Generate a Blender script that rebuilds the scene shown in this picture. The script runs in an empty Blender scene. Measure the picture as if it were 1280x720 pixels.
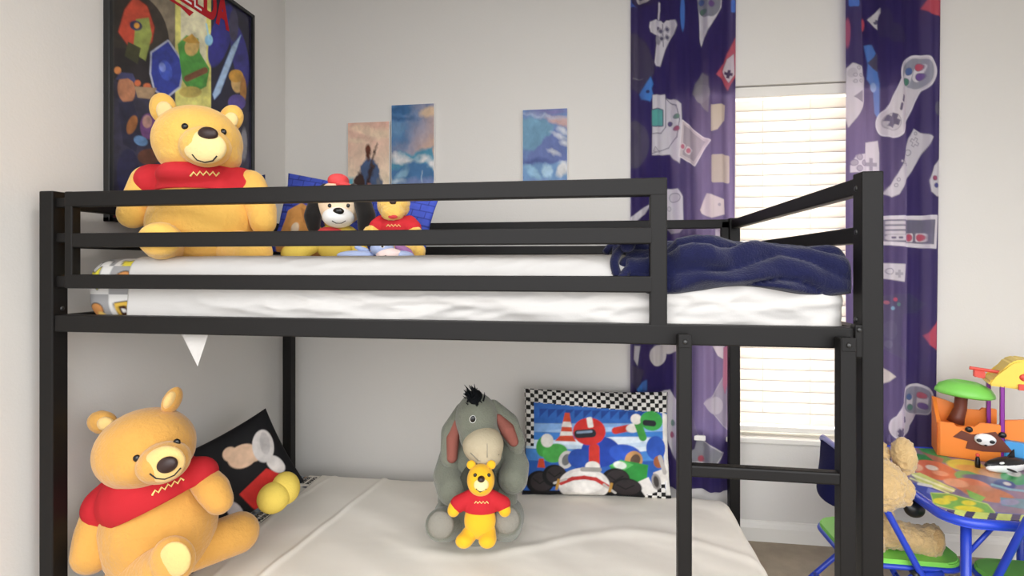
import bpy, bmesh, math, random
import numpy as np
from mathutils import Vector, Matrix
random.seed(4)
C = bpy.context.scene.collection
F, A, CX, CY, CZ, Y0 = 680.0, .1523, 1.4076, -1.1918, 1.142, 331.55
CA, SA = math.cos(A), math.sin(A)
RIGHT = np.array([CA, SA, 0.]); FWD = np.array([-SA, CA, 0.]); UP = np.array([0., 0., 1.]); CAM = np.array([CX, CY, CZ])

# ---------------------------------------------------------------- measuring the photograph
def ray(px, py):
    t = (px-640)/F
    return np.array([-SA+CA*t, CA+SA*t, (Y0-py)/F])
def P(px, py, k): return CAM+ray(px, py)*k
def OY(px, py, Y): d = ray(px, py); return CAM+d*((Y-CY)/d[1])
def OZ(px, py, Z): d = ray(px, py); return CAM+d*((Z-CZ)/d[2])
def OX(px, py, X): d = ray(px, py); return CAM+d*((X-CX)/d[0])
def pix(X, Y, Z):
    dx, dy, dz = X-CX, Y-CY, Z-CZ
    k = -SA*dx+CA*dy
    return 640+F*(CA*dx+SA*dy)/k, Y0-F*dz/k

# ---------------------------------------------------------------- colour + materials
def lin(h):
    if isinstance(h, (tuple, list)): return tuple(h)
    h = h.lstrip('#'); h = ''.join(c+c for c in h) if len(h) == 3 else h; v = [int(h[i:i+2], 16)/255 for i in (0, 2, 4)]
    return tuple(c/12.92 if c <= .04045 else ((c+.055)/1.055)**2.4 for c in v)
def base_mat(name):
    m = bpy.data.materials.new(name); m.use_nodes = True
    nt = m.node_tree; b = nt.nodes['Principled BSDF']
    return m, nt, b
def mat(name, col, rough=.6, spec=.5, bump=0, bscale=60, var=0, vscale=8, sheen=0, metallic=0, detail=3, coat=0):
    m, nt, b = base_mat(name); c = lin(col)
    b.inputs['Base Color'].default_value = (*c, 1); b.inputs['Roughness'].default_value = rough
    b.inputs['Specular IOR Level'].default_value = spec; b.inputs['Metallic'].default_value = metallic
    b.inputs['Sheen Weight'].default_value = sheen; b.inputs['Coat Weight'].default_value = coat
    tc = nt.nodes.new('ShaderNodeTexCoord')
    if var:
        n = nt.nodes.new('ShaderNodeTexNoise'); n.inputs['Scale'].default_value = vscale; n.inputs['Detail'].default_value = 5
        nt.links.new(tc.outputs['Object'], n.inputs['Vector'])
        mx = nt.nodes.new('ShaderNodeMix'); mx.data_type = 'RGBA'
        mx.inputs[6].default_value = (*[x*(1-var) for x in c], 1); mx.inputs[7].default_value = (*[min(1, x*(1+var)) for x in c], 1)
        nt.links.new(n.outputs['Fac'], mx.inputs[0]); nt.links.new(mx.outputs[2], b.inputs['Base Color'])
    if bump:
        n = nt.nodes.new('ShaderNodeTexNoise'); n.inputs['Scale'].default_value = bscale; n.inputs['Detail'].default_value = detail
        nt.links.new(tc.outputs['Object'], n.inputs['Vector'])
        bp = nt.nodes.new('ShaderNodeBump'); bp.inputs['Strength'].default_value = bump; bp.inputs['Distance'].default_value = .004
        nt.links.new(n.outputs['Fac'], bp.inputs['Height']); nt.links.new(bp.outputs['Normal'], b.inputs['Normal'])
    return m
def col_mat(name, rough=.7, bump=0, bscale=200, coat=0, spec=.4):
    m, nt, b = base_mat(name)
    a = nt.nodes.new('ShaderNodeAttribute'); a.attribute_name = 'Col'
    nt.links.new(a.outputs['Color'], b.inputs['Base Color'])
    b.inputs['Roughness'].default_value = rough; b.inputs['Coat Weight'].default_value = coat; b.inputs['Specular IOR Level'].default_value = spec
    if bump:
        tc = nt.nodes.new('ShaderNodeTexCoord'); n = nt.nodes.new('ShaderNodeTexNoise'); n.inputs['Scale'].default_value = bscale
        nt.links.new(tc.outputs['Object'], n.inputs['Vector'])
        bp = nt.nodes.new('ShaderNodeBump'); bp.inputs['Strength'].default_value = bump; bp.inputs['Distance'].default_value = .002
        nt.links.new(n.outputs['Fac'], bp.inputs['Height']); nt.links.new(bp.outputs['Normal'], b.inputs['Normal'])
    return m
def thin_mat(name, trans, fac, col=None, tint=.5):
    """cloth or thin plastic that lets daylight through: diffuse front, translucent back"""
    m = bpy.data.materials.new(name); m.use_nodes = True; nt = m.node_tree; nt.nodes.clear()
    out = nt.nodes.new('ShaderNodeOutputMaterial'); mix = nt.nodes.new('ShaderNodeMixShader'); mix.inputs[0].default_value = fac
    d = nt.nodes.new('ShaderNodeBsdfDiffuse'); t = nt.nodes.new('ShaderNodeBsdfTranslucent')
    if col is None:
        a = nt.nodes.new('ShaderNodeAttribute'); a.attribute_name = 'Col'
        nt.links.new(a.outputs['Color'], d.inputs['Color'])
        mx = nt.nodes.new('ShaderNodeMix'); mx.data_type = 'RGBA'; mx.inputs[0].default_value = tint
        nt.links.new(a.outputs['Color'], mx.inputs[7]); mx.inputs[6].default_value = (*trans, 1)
        nt.links.new(mx.outputs[2], t.inputs['Color'])
    else:
        d.inputs['Color'].default_value = (*lin(col), 1); t.inputs['Color'].default_value = (*trans, 1)
    nt.links.new(d.outputs[0], mix.inputs[1]); nt.links.new(t.outputs[0], mix.inputs[2]); nt.links.new(mix.outputs[0], out.inputs[0])
    return m

M = dict(
    wall=mat('wall paint', '#d9d6d1', .85, .2, .12, 160), ceil=mat('ceiling paint', '#dedcd8', .9, .2, .25, 120),
    trim=mat('white trim paint', '#e6e3dc', .45), carpet=mat('taupe carpet', '#b5a794', .95, .1, 1., 350, .25, 14),
    metal=mat('black powder coated steel', '#110f0e', .5, .25, .05, 400), bolt=mat('dark bolt', '#3a3a3a', .3, .6, metallic=.6),
    sheet=mat('white cotton sheet', '#c6c3bf', .8, .2, .1, 300), sheet_lightened=mat('white cotton sheet lightened', '#f1ebe0', .8, .2, .1, 300, .05, 5),  # same white cotton: upper darkened, lower lightened to even out the bunk's shade
    navy=mat('navy plush fleece', '#14173a', .9, .15, .7, 260, .3, 30, sheen=.18),
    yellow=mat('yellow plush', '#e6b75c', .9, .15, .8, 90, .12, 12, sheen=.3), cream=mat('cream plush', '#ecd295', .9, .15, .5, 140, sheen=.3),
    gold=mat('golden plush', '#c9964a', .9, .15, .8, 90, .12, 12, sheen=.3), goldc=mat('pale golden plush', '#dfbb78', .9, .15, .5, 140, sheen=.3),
    shortyel=mat('smooth yellow plush', '#e0ac24', .85, .2, .2, 200, sheen=.2), shortcream=mat('smooth cream plush', '#f5e0a0', .85, .2, .2, 200),
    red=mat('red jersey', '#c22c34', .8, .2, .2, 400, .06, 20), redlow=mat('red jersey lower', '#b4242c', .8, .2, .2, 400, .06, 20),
    yarn=mat('pale yellow yarn', '#f3d888', .8), black=mat('black thread', '#141211', .6), brown=mat('dark brown nose', '#2b1612', .45),
    bead=mat('black bead eye', '#0b0a0a', .15), tongue=mat('red felt', '#c6353a', .8),
    donkey=mat('grey green plush', '#737669', .95, .1, .7, 170, .18, 18, sheen=.3), donkeyd=mat('dark grey plush', '#45473f', .95, .1, .7, 170, .15, 18),
    muzzle=mat('beige plush', '#b5a98f', .95, .1, .4, 170, .08, 18), earin=mat('dusty rose felt', '#8c564c', .9, .1, .4, 200), sole=mat('grey beige plush', '#86837a', .95, .1, .6, 170, .12, 18),
    mane=mat('black mane fur', '#15171a', .95, .1, .9, 300), white=mat('white felt', '#eeeeec', .8),
    pcream=mat('cream velour', '#ecd3b4', .85, .2, .2, 200), pblack=mat('black velour', '#161413', .85, .2, .3, 200, sheen=.2), pred=mat('red felt cap', '#df4a4c', .8),
    fluff=mat('fluffy yellow plush', '#e9bf62', .95, .1, 1., 180, .2, 40, sheen=.4), tan=mat('tan fluffy plush', '#c4a676', .95, .1, 1., 150, .2, 35, sheen=.4), tand=mat('tan plush paw', '#bb9a6a', .95, .1, 1., 170, .2, 35, sheen=.3),
    lilac=mat('pale blue plush', '#a9b8dc', .9, .1, .4, 200, .1, 20), pink=mat('pale pink plush', '#ecd8d4', .9, .1, .3, 200), mauve=mat('mauve felt', '#9a6a9a', .9),
    palebutter=mat('pale yellow plush', '#dcc25c', .9, .1, .3, 200, .08, 25), blackcush=mat('black velour cushion', '#0f0e10', .9, .1, .3, 200),
    plainwhite=mat('white canvas edge', '#e4e2e0', .8), blackframe=mat('black poster frame', '#1b1c1d', .3),
    blue=mat('blue enamelled tube', '#2640b4', .3, .5), bluedk=mat('navy fabric', '#191a45', .85, .1, .3, 200), green=mat('green vinyl', '#7ccb52', .45), rimblue=mat('blue plastic rim', '#2a47c4', .25),
    orange=mat('orange plastic', '#f28a35', .4), tgreen=mat('green plastic', '#7fd05a', .4), tbrown=mat('brown plastic', '#6b3523', .45), purple=mat('purple plastic', '#8a2f98', .35),
    tyellow=mat('yellow plastic', '#f3d250', .4), tred=mat('coral red plastic', '#dd4f40', .4), tblue=mat('sky blue plastic', '#4a9fdc', .4), toyblack=mat('black toy vinyl', '#131417', .3), toywhite=mat('white toy vinyl', '#e9eaea', .35),
    ghost=mat('chrome', '#b8b8b8', .25, metallic=.9),
    paint=col_mat('printed matte surface', .75, .05), satin=col_mat('printed satin fabric', .7, .15, 500, spec=.25), gloss=col_mat('printed glossy surface', .32, 0, coat=.2),
    curtain=thin_mat('printed curtain cloth', (.66, .55, 1.0), .43, None, .34),
    slat=thin_mat('white blind slat', (.97, .91, .85), .38, '#c2bcb2'),
)
def glass_mat():
    m = bpy.data.materials.new('window glass'); m.use_nodes = True; nt = m.node_tree; nt.nodes.clear()
    o = nt.nodes.new('ShaderNodeOutputMaterial'); mix = nt.nodes.new('ShaderNodeMixShader'); mix.inputs[0].default_value = .08
    t = nt.nodes.new('ShaderNodeBsdfTransparent'); g = nt.nodes.new('ShaderNodeBsdfGlossy'); g.inputs['Roughness'].default_value = .02
    nt.links.new(t.outputs[0], mix.inputs[1]); nt.links.new(g.outputs[0], mix.inputs[2]); nt.links.new(mix.outputs[0], o.inputs[0]); return m
M['glass'] = glass_mat()

# ---------------------------------------------------------------- object helpers
def thing(name, label, cat, loc, group=None):
    o = bpy.data.objects.new(name, None); C.objects.link(o); o.location = Vector([float(v) for v in loc]); o.empty_display_size = .05
    o['label'] = label; o['category'] = cat
    if group: o['group'] = group
    return o
def tag(o, label, cat, group=None):
    o['label'] = label; o['category'] = cat
    if group: o['group'] = group
    return o
def world_loc(o):
    v = Vector((0, 0, 0))
    while o is not None: v += o.location; o = o.parent
    return v
def link(name, me, m, parent=None, smooth=True, label=None):
    """a mesh in world coordinates becomes one object (origin at its centre), parented where asked"""
    o = bpy.data.objects.new(name, me); C.objects.link(o)
    n = len(me.vertices); co = np.empty(n*3); me.vertices.foreach_get('co', co); co = co.reshape(-1, 3)
    c = (co.min(0)+co.max(0))/2
    if parent is None: c[2] = co[:, 2].min()
    co = co-c; me.vertices.foreach_set('co', co.ravel()); me.update()
    pw = world_loc(parent) if parent else Vector((0, 0, 0))
    if parent: o.parent = parent
    o.location = Vector(c)-pw
    if m is not None: me.materials.append(m)
    if smooth: me.polygons.foreach_set('use_smooth', [True]*len(me.polygons))
    if label: o['label'] = label
    return o
class MB:
    def __init__(s): s.bm = bmesh.new()
    def box(s, a, b, bev=0, seg=2):
        a = np.array(a, float); b = np.array(b, float)
        r = bmesh.ops.create_cube(s.bm, size=1); vs = r['verts']
        for v in vs: v.co = Vector((a+b)/2+np.array(v.co)*(b-a))
        if bev:
            es = list({e for v in vs for e in v.link_edges}); bmesh.ops.bevel(s.bm, geom=es, offset=bev, segments=seg, affect='EDGES', profile=.5)
        return s
    def bar(s, p, q, w, h, up=(0, 0, 1), bev=.003):
        p, q, up = Vector([float(x) for x in p]), Vector([float(x) for x in q]), Vector(up)
        d = (q-p); L = d.length; d.normalize(); x = d.cross(up).normalized(); z = x.cross(d)
        Mx = Matrix((x, d, z)).transposed()
        r = bmesh.ops.create_cube(s.bm, size=1); vs = r['verts']
        for v in vs: v.co = (p+q)/2+Mx@Vector((v.co.x*w, v.co.y*L, v.co.z*h))
        if bev:
            es = list({e for v in vs for e in v.link_edges}); bmesh.ops.bevel(s.bm, geom=es, offset=bev, segments=2, affect='EDGES')
        return s
    def tube(s, pts, r, n=10, cap=True):
        pts = [Vector([float(x) for x in p]) for p in pts]; rr = r if isinstance(r, (list, tuple)) else [r]*len(pts)
        rings = []; prev = None
        for i, p in enumerate(pts):
            d = (pts[min(i+1, len(pts)-1)]-pts[max(i-1, 0)]).normalized()
            if prev is None:
                u = d.cross(Vector((0, 0, 1)));
                if u.length < .1: u = d.cross(Vector((0, 1, 0)))
            else: u = prev-d*prev.dot(d)
            u.normalize(); prev = u; w = d.cross(u)
            rings.append([s.bm.verts.new(p+(u*math.cos(t)+w*math.sin(t))*rr[i]) for t in [2*math.pi*j/n for j in range(n)]])
        for a, b in zip(rings, rings[1:]):
            for j in range(n): s.bm.faces.new((a[j], a[(j+1) % n], b[(j+1) % n], b[j]))
        if cap: s.bm.faces.new(rings[0][::-1]); s.bm.faces.new(rings[-1])
        return s
    def ell(s, c, r, R=None, u=20, v=12):
        q = bmesh.ops.create_uvsphere(s.bm, u_segments=u, v_segments=v, radius=1)
        for x in q['verts']:
            l = np.array(x.co)*np.array(r)
            if R is not None: l = R@l
            x.co = Vector(l+np.array(c))
        return s
    def prism(s, pts, n, depth, bev=0):
        """outline of 3-D points extruded along n by depth"""
        pts = [Vector([float(x) for x in p]) for p in pts]; n = Vector([float(x) for x in n])*depth
        a = [s.bm.verts.new(p) for p in pts]; b = [s.bm.verts.new(p+n) for p in pts]; k = len(a)
        fs = [s.bm.faces.new(a[::-1]), s.bm.faces.new(b)]
        for i in range(k): fs.append(s.bm.faces.new((a[i], a[(i+1) % k], b[(i+1) % k], b[i])))
        if bev:
            es = list({e for f in fs for e in f.edges}); bmesh.ops.bevel(s.bm, geom=es, offset=bev, segments=2, affect='EDGES')
        return s
    def mesh(s, name):
        bmesh.ops.recalc_face_normals(s.bm, faces=s.bm.faces)
        me = bpy.data.meshes.new(name); s.bm.to_mesh(me); s.bm.free(); return me
    def done(s, name, m, parent=None, smooth=False, label=None):
        o = link(name, s.mesh(name), m, parent, smooth, label)
        if smooth == 'auto': pass
        return o
def struct(o): o['kind'] = 'structure'; return o
def grid_mesh(name, V, nu, nv, col=None, close=False):
    """V: (nv, nu, 3) array"""
    me = bpy.data.meshes.new(name)
    idx = np.arange(nu*nv).reshape(nv, nu)
    q = np.stack([idx[:-1, :-1], idx[:-1, 1:], idx[1:, 1:], idx[1:, :-1]], -1).reshape(-1, 4)
    me.vertices.add(nu*nv); me.vertices.foreach_set('co', np.ascontiguousarray(V, dtype=np.float64).ravel())
    me.loops.add(len(q)*4); me.loops.foreach_set('vertex_index', q.ravel().astype(np.int32))
    me.polygons.add(len(q)); me.polygons.foreach_set('loop_start', np.arange(0, len(q)*4, 4, dtype=np.int32))
    me.update(calc_edges=True); me.validate()
    if col is not None: set_col(me, col)
    return me
def set_col(me, col):
    at = me.color_attributes.new('Col', 'FLOAT_COLOR', 'POINT')
    c = np.ones((len(me.vertices), 4), np.float32); c[:, :3] = col.reshape(-1, 3); at.data.foreach_set('color', c.ravel())

# ---------------------------------------------------------------- a small painter for printed surfaces
class Paint:
    def __init__(s, x, y, bg, soft=1.):
        s.x, s.y = x, y; s.c = np.empty(x.shape+(3,)); s.c[:] = lin(bg); s.soft = soft; s.clip = None
    def _put(s, d, col, alpha=1):
        m = np.clip(.5-d/s.soft, 0, 1)*alpha
        if s.clip is not None: m = m*s.clip
        s.c += (np.array(lin(col))-s.c)*m[..., None]
    def _loc(s, cx, cy, rot):
        a = math.radians(rot); dx, dy = s.x-cx, s.y-cy
        return dx*math.cos(a)+dy*math.sin(a), -dx*math.sin(a)+dy*math.cos(a)
    def ell(s, cx, cy, rx, ry, col, rot=0, alpha=1):
        u, v = s._loc(cx, cy, rot); r = np.sqrt((u/rx)**2+(v/ry)**2); s._put((r-1)*min(rx, ry), col, alpha)
    def rect(s, cx, cy, w, h, col, r=0, rot=0, alpha=1):
        u, v = s._loc(cx, cy, rot); qx, qy = np.abs(u)-w/2+r, np.abs(v)-h/2+r
        s._put(np.hypot(np.maximum(qx, 0), np.maximum(qy, 0))+np.minimum(np.maximum(qx, qy), 0)-r, col, alpha)
    def cap(s, a, b, r, col, r2=None, alpha=1):
        ax, ay = a; bx, by = b; L = (bx-ax)**2+(by-ay)**2
        t = np.clip(((s.x-ax)*(bx-ax)+(s.y-ay)*(by-ay))/max(L, 1e-9), 0, 1)
        s._put(np.hypot(s.x-ax-t*(bx-ax), s.y-ay-t*(by-ay))-(r if r2 is None else r+(r2-r)*t), col, alpha)
    def line(s, pts, r, col):
        for a, b in zip(pts, pts[1:]): s.cap(a, b, r, col)
    def _sd(s, pts):
        d = np.full(s.x.shape, 1e9); ins = np.zeros(s.x.shape, bool); n = len(pts)
        for i in range(n):
            (ax, ay), (bx, by) = pts[i], pts[(i+1) % n]; L = (bx-ax)**2+(by-ay)**2
            t = np.clip(((s.x-ax)*(bx-ax)+(s.y-ay)*(by-ay))/max(L, 1e-9), 0, 1)
            d = np.minimum(d, np.hypot(s.x-ax-t*(bx-ax), s.y-ay-t*(by-ay)))
            if ay != by: ins ^= ((s.y < ay) != (s.y < by)) & (s.x < (bx-ax)*(s.y-ay)/(by-ay)+ax)
        return np.where(ins, -d, d)
    def poly(s, pts, col, grow=0, alpha=1): s._put(s._sd(pts)-grow, col, alpha)
    def inpoly(s, pts, col, out, w=1.2):
        d = s._sd(pts); s._put(d-w, out); s._put(d, col)
    def grad(s, f, c0, c1):
        f = np.clip(f, 0, 1)[..., None]; s.c[:] = np.array(lin(c0))*(1-f)+np.array(lin(c1))*f
def mottled(p, sx, amt, seed=40):
    n = vnoise(p.x*sx+50, p.y*sx+50, seed, 4); n2 = vnoise(p.x*sx*3+9, p.y*sx*3+80, seed+1, 3)
    return np.clip(p.c*(1+amt*2*(n-.46)+amt*(n2-.45))[..., None], 0, 1)
def vnoise(x, y, seed=0, oct=4):
    rs = np.random.RandomState(seed); tab = rs.rand(64, 64); o = np.zeros(x.shape); a = .5
    for k in range(oct):
        xi, yi = np.floor(x).astype(int), np.floor(y).astype(int); fx, fy = x-xi, y-yi
        fx = fx*fx*(3-2*fx); fy = fy*fy*(3-2*fy); g = lambda i, j: tab[(yi+j) % 64, (xi+i) % 64]
        o += a*((g(0, 0)*(1-fx)+g(1, 0)*fx)*(1-fy)+(g(0, 1)*(1-fx)+g(1, 1)*fx)*fy); a *= .5; x = x*2+7; y = y*2+3
    return o

# ---------------------------------------------------------------- soft toys
ROT = lambda deg: np.array([[math.cos(math.radians(deg)), 0, math.sin(math.radians(deg))], [0, 1, 0], [-math.sin(math.radians(deg)), 0, math.cos(math.radians(deg))]])
VIEW = np.stack([RIGHT, FWD, UP], 1)
class Soft:
    """stuffed shapes measured in the photo: px, py, depth k; radii in px at that depth, depth radius in metres"""
    def __init__(s, k): s.k = k; s.mb = MB()
    def e(s, px, py, rx, ry, rd=None, dk=0, rot=0):
        k = s.k+dk; m = k/F
        if rd is None: rd = min(rx, ry)*m
        s.mb.ell(P(px, py, k), (rx*m, rd, ry*m), VIEW@ROT(rot), 24, 16); return s
    def limb(s, pts, n=7):
        """pts: (px, py, radius px, dk)"""
        for a, b in zip(pts, pts[1:]):
            for i in range(n+1):
                t = i/n; q = [a[j]+(b[j]-a[j])*t for j in range(4)]; k = s.k+q[3]
                s.mb.ell(P(q[0], q[1], k), (q[2]*k/F,)*3, None, 16, 10)
        return s
    def done(s, name, m, parent, vox=.006, smooth=6, cuts=(), label=None, noise=0):
        me = s.mb.mesh(name); o = bpy.data.objects.new('tmp', me); C.objects.link(o)
        md = o.modifiers.new('r', 'REMESH'); md.mode = 'VOXEL'; md.voxel_size = vox
        sm = o.modifiers.new('s', 'SMOOTH'); sm.iterations = smooth; sm.factor = .5
        if noise:
            tx = bpy.data.textures.new('fur', 'CLOUDS'); tx.noise_scale = .012; d = o.modifiers.new('d', 'DISPLACE'); d.texture = tx; d.strength = noise; d.texture_coords = 'LOCAL'
        dg = bpy.context.evaluated_depsgraph_get(); me2 = bpy.data.meshes.new_from_object(o.evaluated_get(dg))
        bpy.data.objects.remove(o)
        if cuts:
            bm = bmesh.new(); bm.from_mesh(me2)
            for co, no in cuts:
                bmesh.ops.bisect_plane(bm, geom=bm.verts[:]+bm.edges[:]+bm.faces[:], plane_co=Vector(co), plane_no=Vector(no), clear_outer=True)
                bmesh.ops.holes_fill(bm, edges=[e for e in bm.edges if e.is_boundary])
            bm.to_mesh(me2); bm.free()
        me2.name = name; me2.materials.clear()
        return link(name, me2, m, parent, True, label)
def dab(name, k, px, py, rx, ry, m, parent, rd=.006, rot=0, label=None):
    return MB().ell(P(px, py, k), (rx*k/F, rd, ry*k/F), VIEW@ROT(rot), 18, 12).done(name, m, parent, True, label)
def front(body_objs, px, py, back=0):
    """depth of the first surface of the given objects along the sight line of one measured point"""
    best = None; d = Vector(ray(px, py)); o3 = Vector(CAM)
    for o in body_objs:
        wl = world_loc(o)
        ok, loc, no, _ = o.ray_cast(o3-wl, d.normalized())
        if ok:
            k = (loc+wl-o3).length/d.length
            if best is None or k < best: best = k
    return (best if best is not None else 1.6)+back

# ================================================================= THE ROOM
WX, WY, RX, HC = -.05, 1.20, 3.60, 2.40
YB = -1.45
WN = dict(x0=1.775, x1=2.60, z0=.425, z1=1.892)
struct(MB().box((WX-.12, YB, -.1), (RX+.1, WY+.14, 0)).done('floor', M['carpet']))
struct(MB().box((WX-.12, YB, HC), (RX+.1, WY+.14, HC+.1)).done('ceiling', M['ceil']))
struct(MB().box((WX-.12, YB, 0), (WX, WY+.14, HC)).done('wall_left', M['wall']))
wb = MB()
wb.box((WX, WY, 0), (WN['x0'], WY+.14, HC)).box((WN['x1'], WY, 0), (RX+.1, WY+.14, HC))
wb.box((WN['x0'], WY, WN['z1']), (WN['x1'], WY+.14, HC)).box((WN['x0'], WY, 0), (WN['x1'], WY+.14, WN['z0']))
struct(wb.done('wall_back', M['wall']))
struct(MB().box((RX, YB, 0), (RX+.1, WY, HC)).done('wall_right', M['wall']))
def baseboard(name, pts_a, pts_b, n):
    prof = [(0, 0), (.014, 0), (.014, .055), (.010, .068), (.006, .075), (.004, .082), (0, .082)]
    a, b, n = np.array(pts_a), np.array(pts_b), np.array(n); mb = MB()
    mb.prism([a+n*d+UP*z for d, z in prof], (b-a)/np.linalg.norm(b-a), np.linalg.norm(b-a))
    return struct(mb.done(name, M['trim']))
baseboard('baseboard_back', (WX, WY, 0), (RX, WY, 0), (0, -1, 0))
baseboard('baseboard_left', (WX, YB, 0), (WX, WY-.014, 0), (1, 0, 0))
# window: frame, glass, sill
wf = MB(); y0, y1 = WY+.085, WY+.125
for a, b in (((WN['x0'], y0, WN['z0']), (WN['x0']+.04, y1, WN['z1'])), ((WN['x1']-.04, y0, WN['z0']), (WN['x1'], y1, WN['z1'])),
             ((WN['x0'], y0, WN['z0']), (WN['x1'], y1, WN['z0']+.045)), ((WN['x0'], y0, WN['z1']-.04), (WN['x1'], y1, WN['z1'])),
             ((WN['x0'], y0, 1.15), (WN['x1'], y1, 1.19))): wf.box(a, b, .004)
wo = struct(wf.done('window_1', M['trim']))
MB().box((WN['x0']+.03, WY+.103, WN['z0']+.03), (WN['x1']-.03, WY+.107, WN['z1']-.03)).done('window_pane', M['glass'], wo)
struct(MB().box((WN['x0']-.012, WY-.022, WN['z0']-.018), (WN['x1']+.012, WY+.085, WN['z0']+.004), .004).done('trim_1', M['trim']))['label'] = 'white window sill ledge'
# venetian blind
t = thing('venetian_blind', 'cream white slatted blind closed over the bright window between the curtains', 'blind', ((WN['x0']+WN['x1'])/2, WY+.045, WN['z0']+.01))
bx0, bx1, by = WN['x0']+.008, WN['x1']-.008, WY+.045
MB().box((bx0, by-.03, WN['z1']-.045), (bx1, by+.025, WN['z1']-.002), .004).done('headrail', M['trim'], t)
z = WN['z1']-.055; pitch = .0455; sl = 0
while z > WN['z0']+.07:
    uu = np.concatenate([[-1], np.linspace(-.86, 1, 8)]); n = len(uu); ang = math.radians(75)
    prof = [(u*.0255*math.cos(ang)+.004*(1-u*u)*math.sin(ang)*-1, u*.0255*math.sin(ang)) for u in uu]
    # one slat: a slightly crowned strip, room edge down
    V = np.zeros((2, n, 3))
    for j, (dy, dz) in enumerate(prof): V[0, j] = (bx0, by+dy, z-.02+dz); V[1, j] = (bx1, by+dy, z-.02+dz)
    o = link('slat', grid_mesh('slat', V, n, 2), M['slat'], t)
    o.data.materials.append(M['trim'])          # opaque edge strip, added to make the dark shade line between slats
    for q in o.data.polygons:
        if abs(q.center.z+o.location.z-t.location.z*0) >= 0 and q.index in (0, n-2): q.material_index = 1 if q.index == 0 else 0
    md = o.modifiers.new('thick', 'SOLIDIFY'); md.thickness = .0022; md.offset = 0
    z -= pitch; sl += 1
MB().box((bx0, by-.024, z-.028), (bx1, by+.024, z-.006), .004).done('bottom_rail', M['trim'], t)
for x in (1.99, 2.10, 2.285, 2.50):
    MB().tube([(x, by-.029, WN['z1']-.05), (x, by-.029, z-.01)], .0012, 6).done('ladder_cord', M['trim'], t)
# ceiling lamp: a plain flush dome just outside the picture, behind the top edge
t = thing('ceiling_lamp', 'white flush dome lamp on the ceiling in front of the bunk bed', 'lamp', (1.25, -.5, HC))
mb = MB(); mb.tube([(1.25, -.5, HC-.02), (1.25, -.5, HC)], .17, 32); mb.done('lamp_base', M['trim'], t)

# ================================================================= BUNK BED
L, W, PW, PD, HT = 1.98, 1.1376, .0407, .042, 1.332
g = lambda *a: a
bed = thing('bunk_bed', 'black steel frame bunk bed with guard rails and ladder along the back wall', 'bunk bed', (L/2, W/2, 0))
def bar(name, a, b, bev=.003, mb=None): return MB().box(a, b, bev).done(name, M['metal'], bed)
posts = []
for x0, y0 in ((0, 0), (L-PW, 0), (0, W-PD), (L-PW, W-PD)):
    p = bar('post', (x0, y0, 0), (x0+PW, y0+PD, HT), .003); posts.append(p)
    for zz in (1.30, 1.21, 1.03):
        xx = x0+PW if x0 < 1 else x0
        MB().ell((xx, y0+PD*.62, zz), (.003, .006, .006), None, 10, 6).done('bolt', M['bolt'], p, True)
# side beams
bar('side_beam', (PW, .004, .972), (L-PW, .036, 1.015)); bar('side_beam', (PW, W-.036, .972), (L-PW, W-.004, 1.015))
bar('end_beam', (.004, PD, .972), (.036, W-PD, 1.012)); bar('end_beam', (L-.036, PD, .972), (L-.004, W-PD, 1.012))
# front guard: frame + two bars
gx0, gx1 = .070, 1.559
bar('guard_rail', (gx0, .004, 1.291), (gx1, .030, 1.3295)); bar('guard_rail', (gx0+.022, .004, 1.1875), (gx1-.03, .028, 1.2235)); bar('guard_rail', (gx0, .004, 1.083), (gx1-.03, .028, 1.1185))
bar('guard_upright', (gx0, .0045, 1.083), (gx0+.023, .0295, 1.33)); bar('guard_upright', (gx1-.036, .0045, 1.010), (gx1, .0295, 1.33))
bar('guard_bracket', (PW-.002, .010, 1.20), (gx0+.002, .026, 1.225)); bar('guard_bracket', (PW-.002, .010, 1.29), (gx0+.002, .026, 1.315)); bar('guard_bracket', (PW-.002, .010, 1.085), (gx0+.002, .026, 1.115))
# back guard
for z0, z1 in ((1.291, 1.327), (1.1875, 1.2235)): bar('back_rail', (PW, W-.034, z0), (L-PW, W-.008, z1))
bar('back_upright', (L-PW-.03, W-.034, 1.012), (L-PW, W-.008, 1.32))
# end guards
for x0 in (.008, L-.034):
    for z0, z1 in ((1.289, 1.325), (1.1875, 1.2225)): bar('end_rail', (x0, PD, z0), (x0+.026, W-PD, z1))
# lower frame
for y0 in (.004, W-.036): bar('lower_beam', (PW, y0, .06), (L-PW, y0+.032, .10))
for x0 in (.004, L-.036): bar('lower_end_beam', (x0, PD, .06), (x0+.032, W-PD, .10))
for i in range(10):
    x = .14+i*.19
    bar('slat', (x, .036, .972), (x+.05, W-.036, .984), .002); bar('lower_slat', (x, .036, .062), (x+.05, W-.036, .074), .002)
# ladder
lad = MB().box((1.576, -.031, .02), (1.604, -.001, .998), .003).done('ladder_stile', M['metal'], bed)
lad2 = MB().box((1.886, -.031, .02), (1.916, -.001, .998), .003).done('ladder_stile', M['metal'], bed)
for zz in (.18, .45, .717): MB().box((1.60, -.028, zz-.0125), (1.89, -.004, zz+.0125), .004).done('ladder_rung', M['metal'], bed)
for o_, x in ((lad, 1.590), (lad2, 1.901)):
    mb = MB().box((x-.013, -.0325, .972), (x+.013, -.030, .999), .001); mb.done('bracket', M['metal'], o_)
    MB().ell((x, -.0335, .984), (.005, .003, .005), None, 12, 8).done('bolt', M['bolt'], o_, True)
mb = MB().box((1.925, -.004, .955), (1.9393, .02, 1.022), .003); mb.done('hook_bracket', M['metal'], bed)
MB().ell((1.932, -.005, 1.012), (.005, .003, .005), None, 12, 8).done('bolt', M['bolt'], bed, True)

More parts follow.
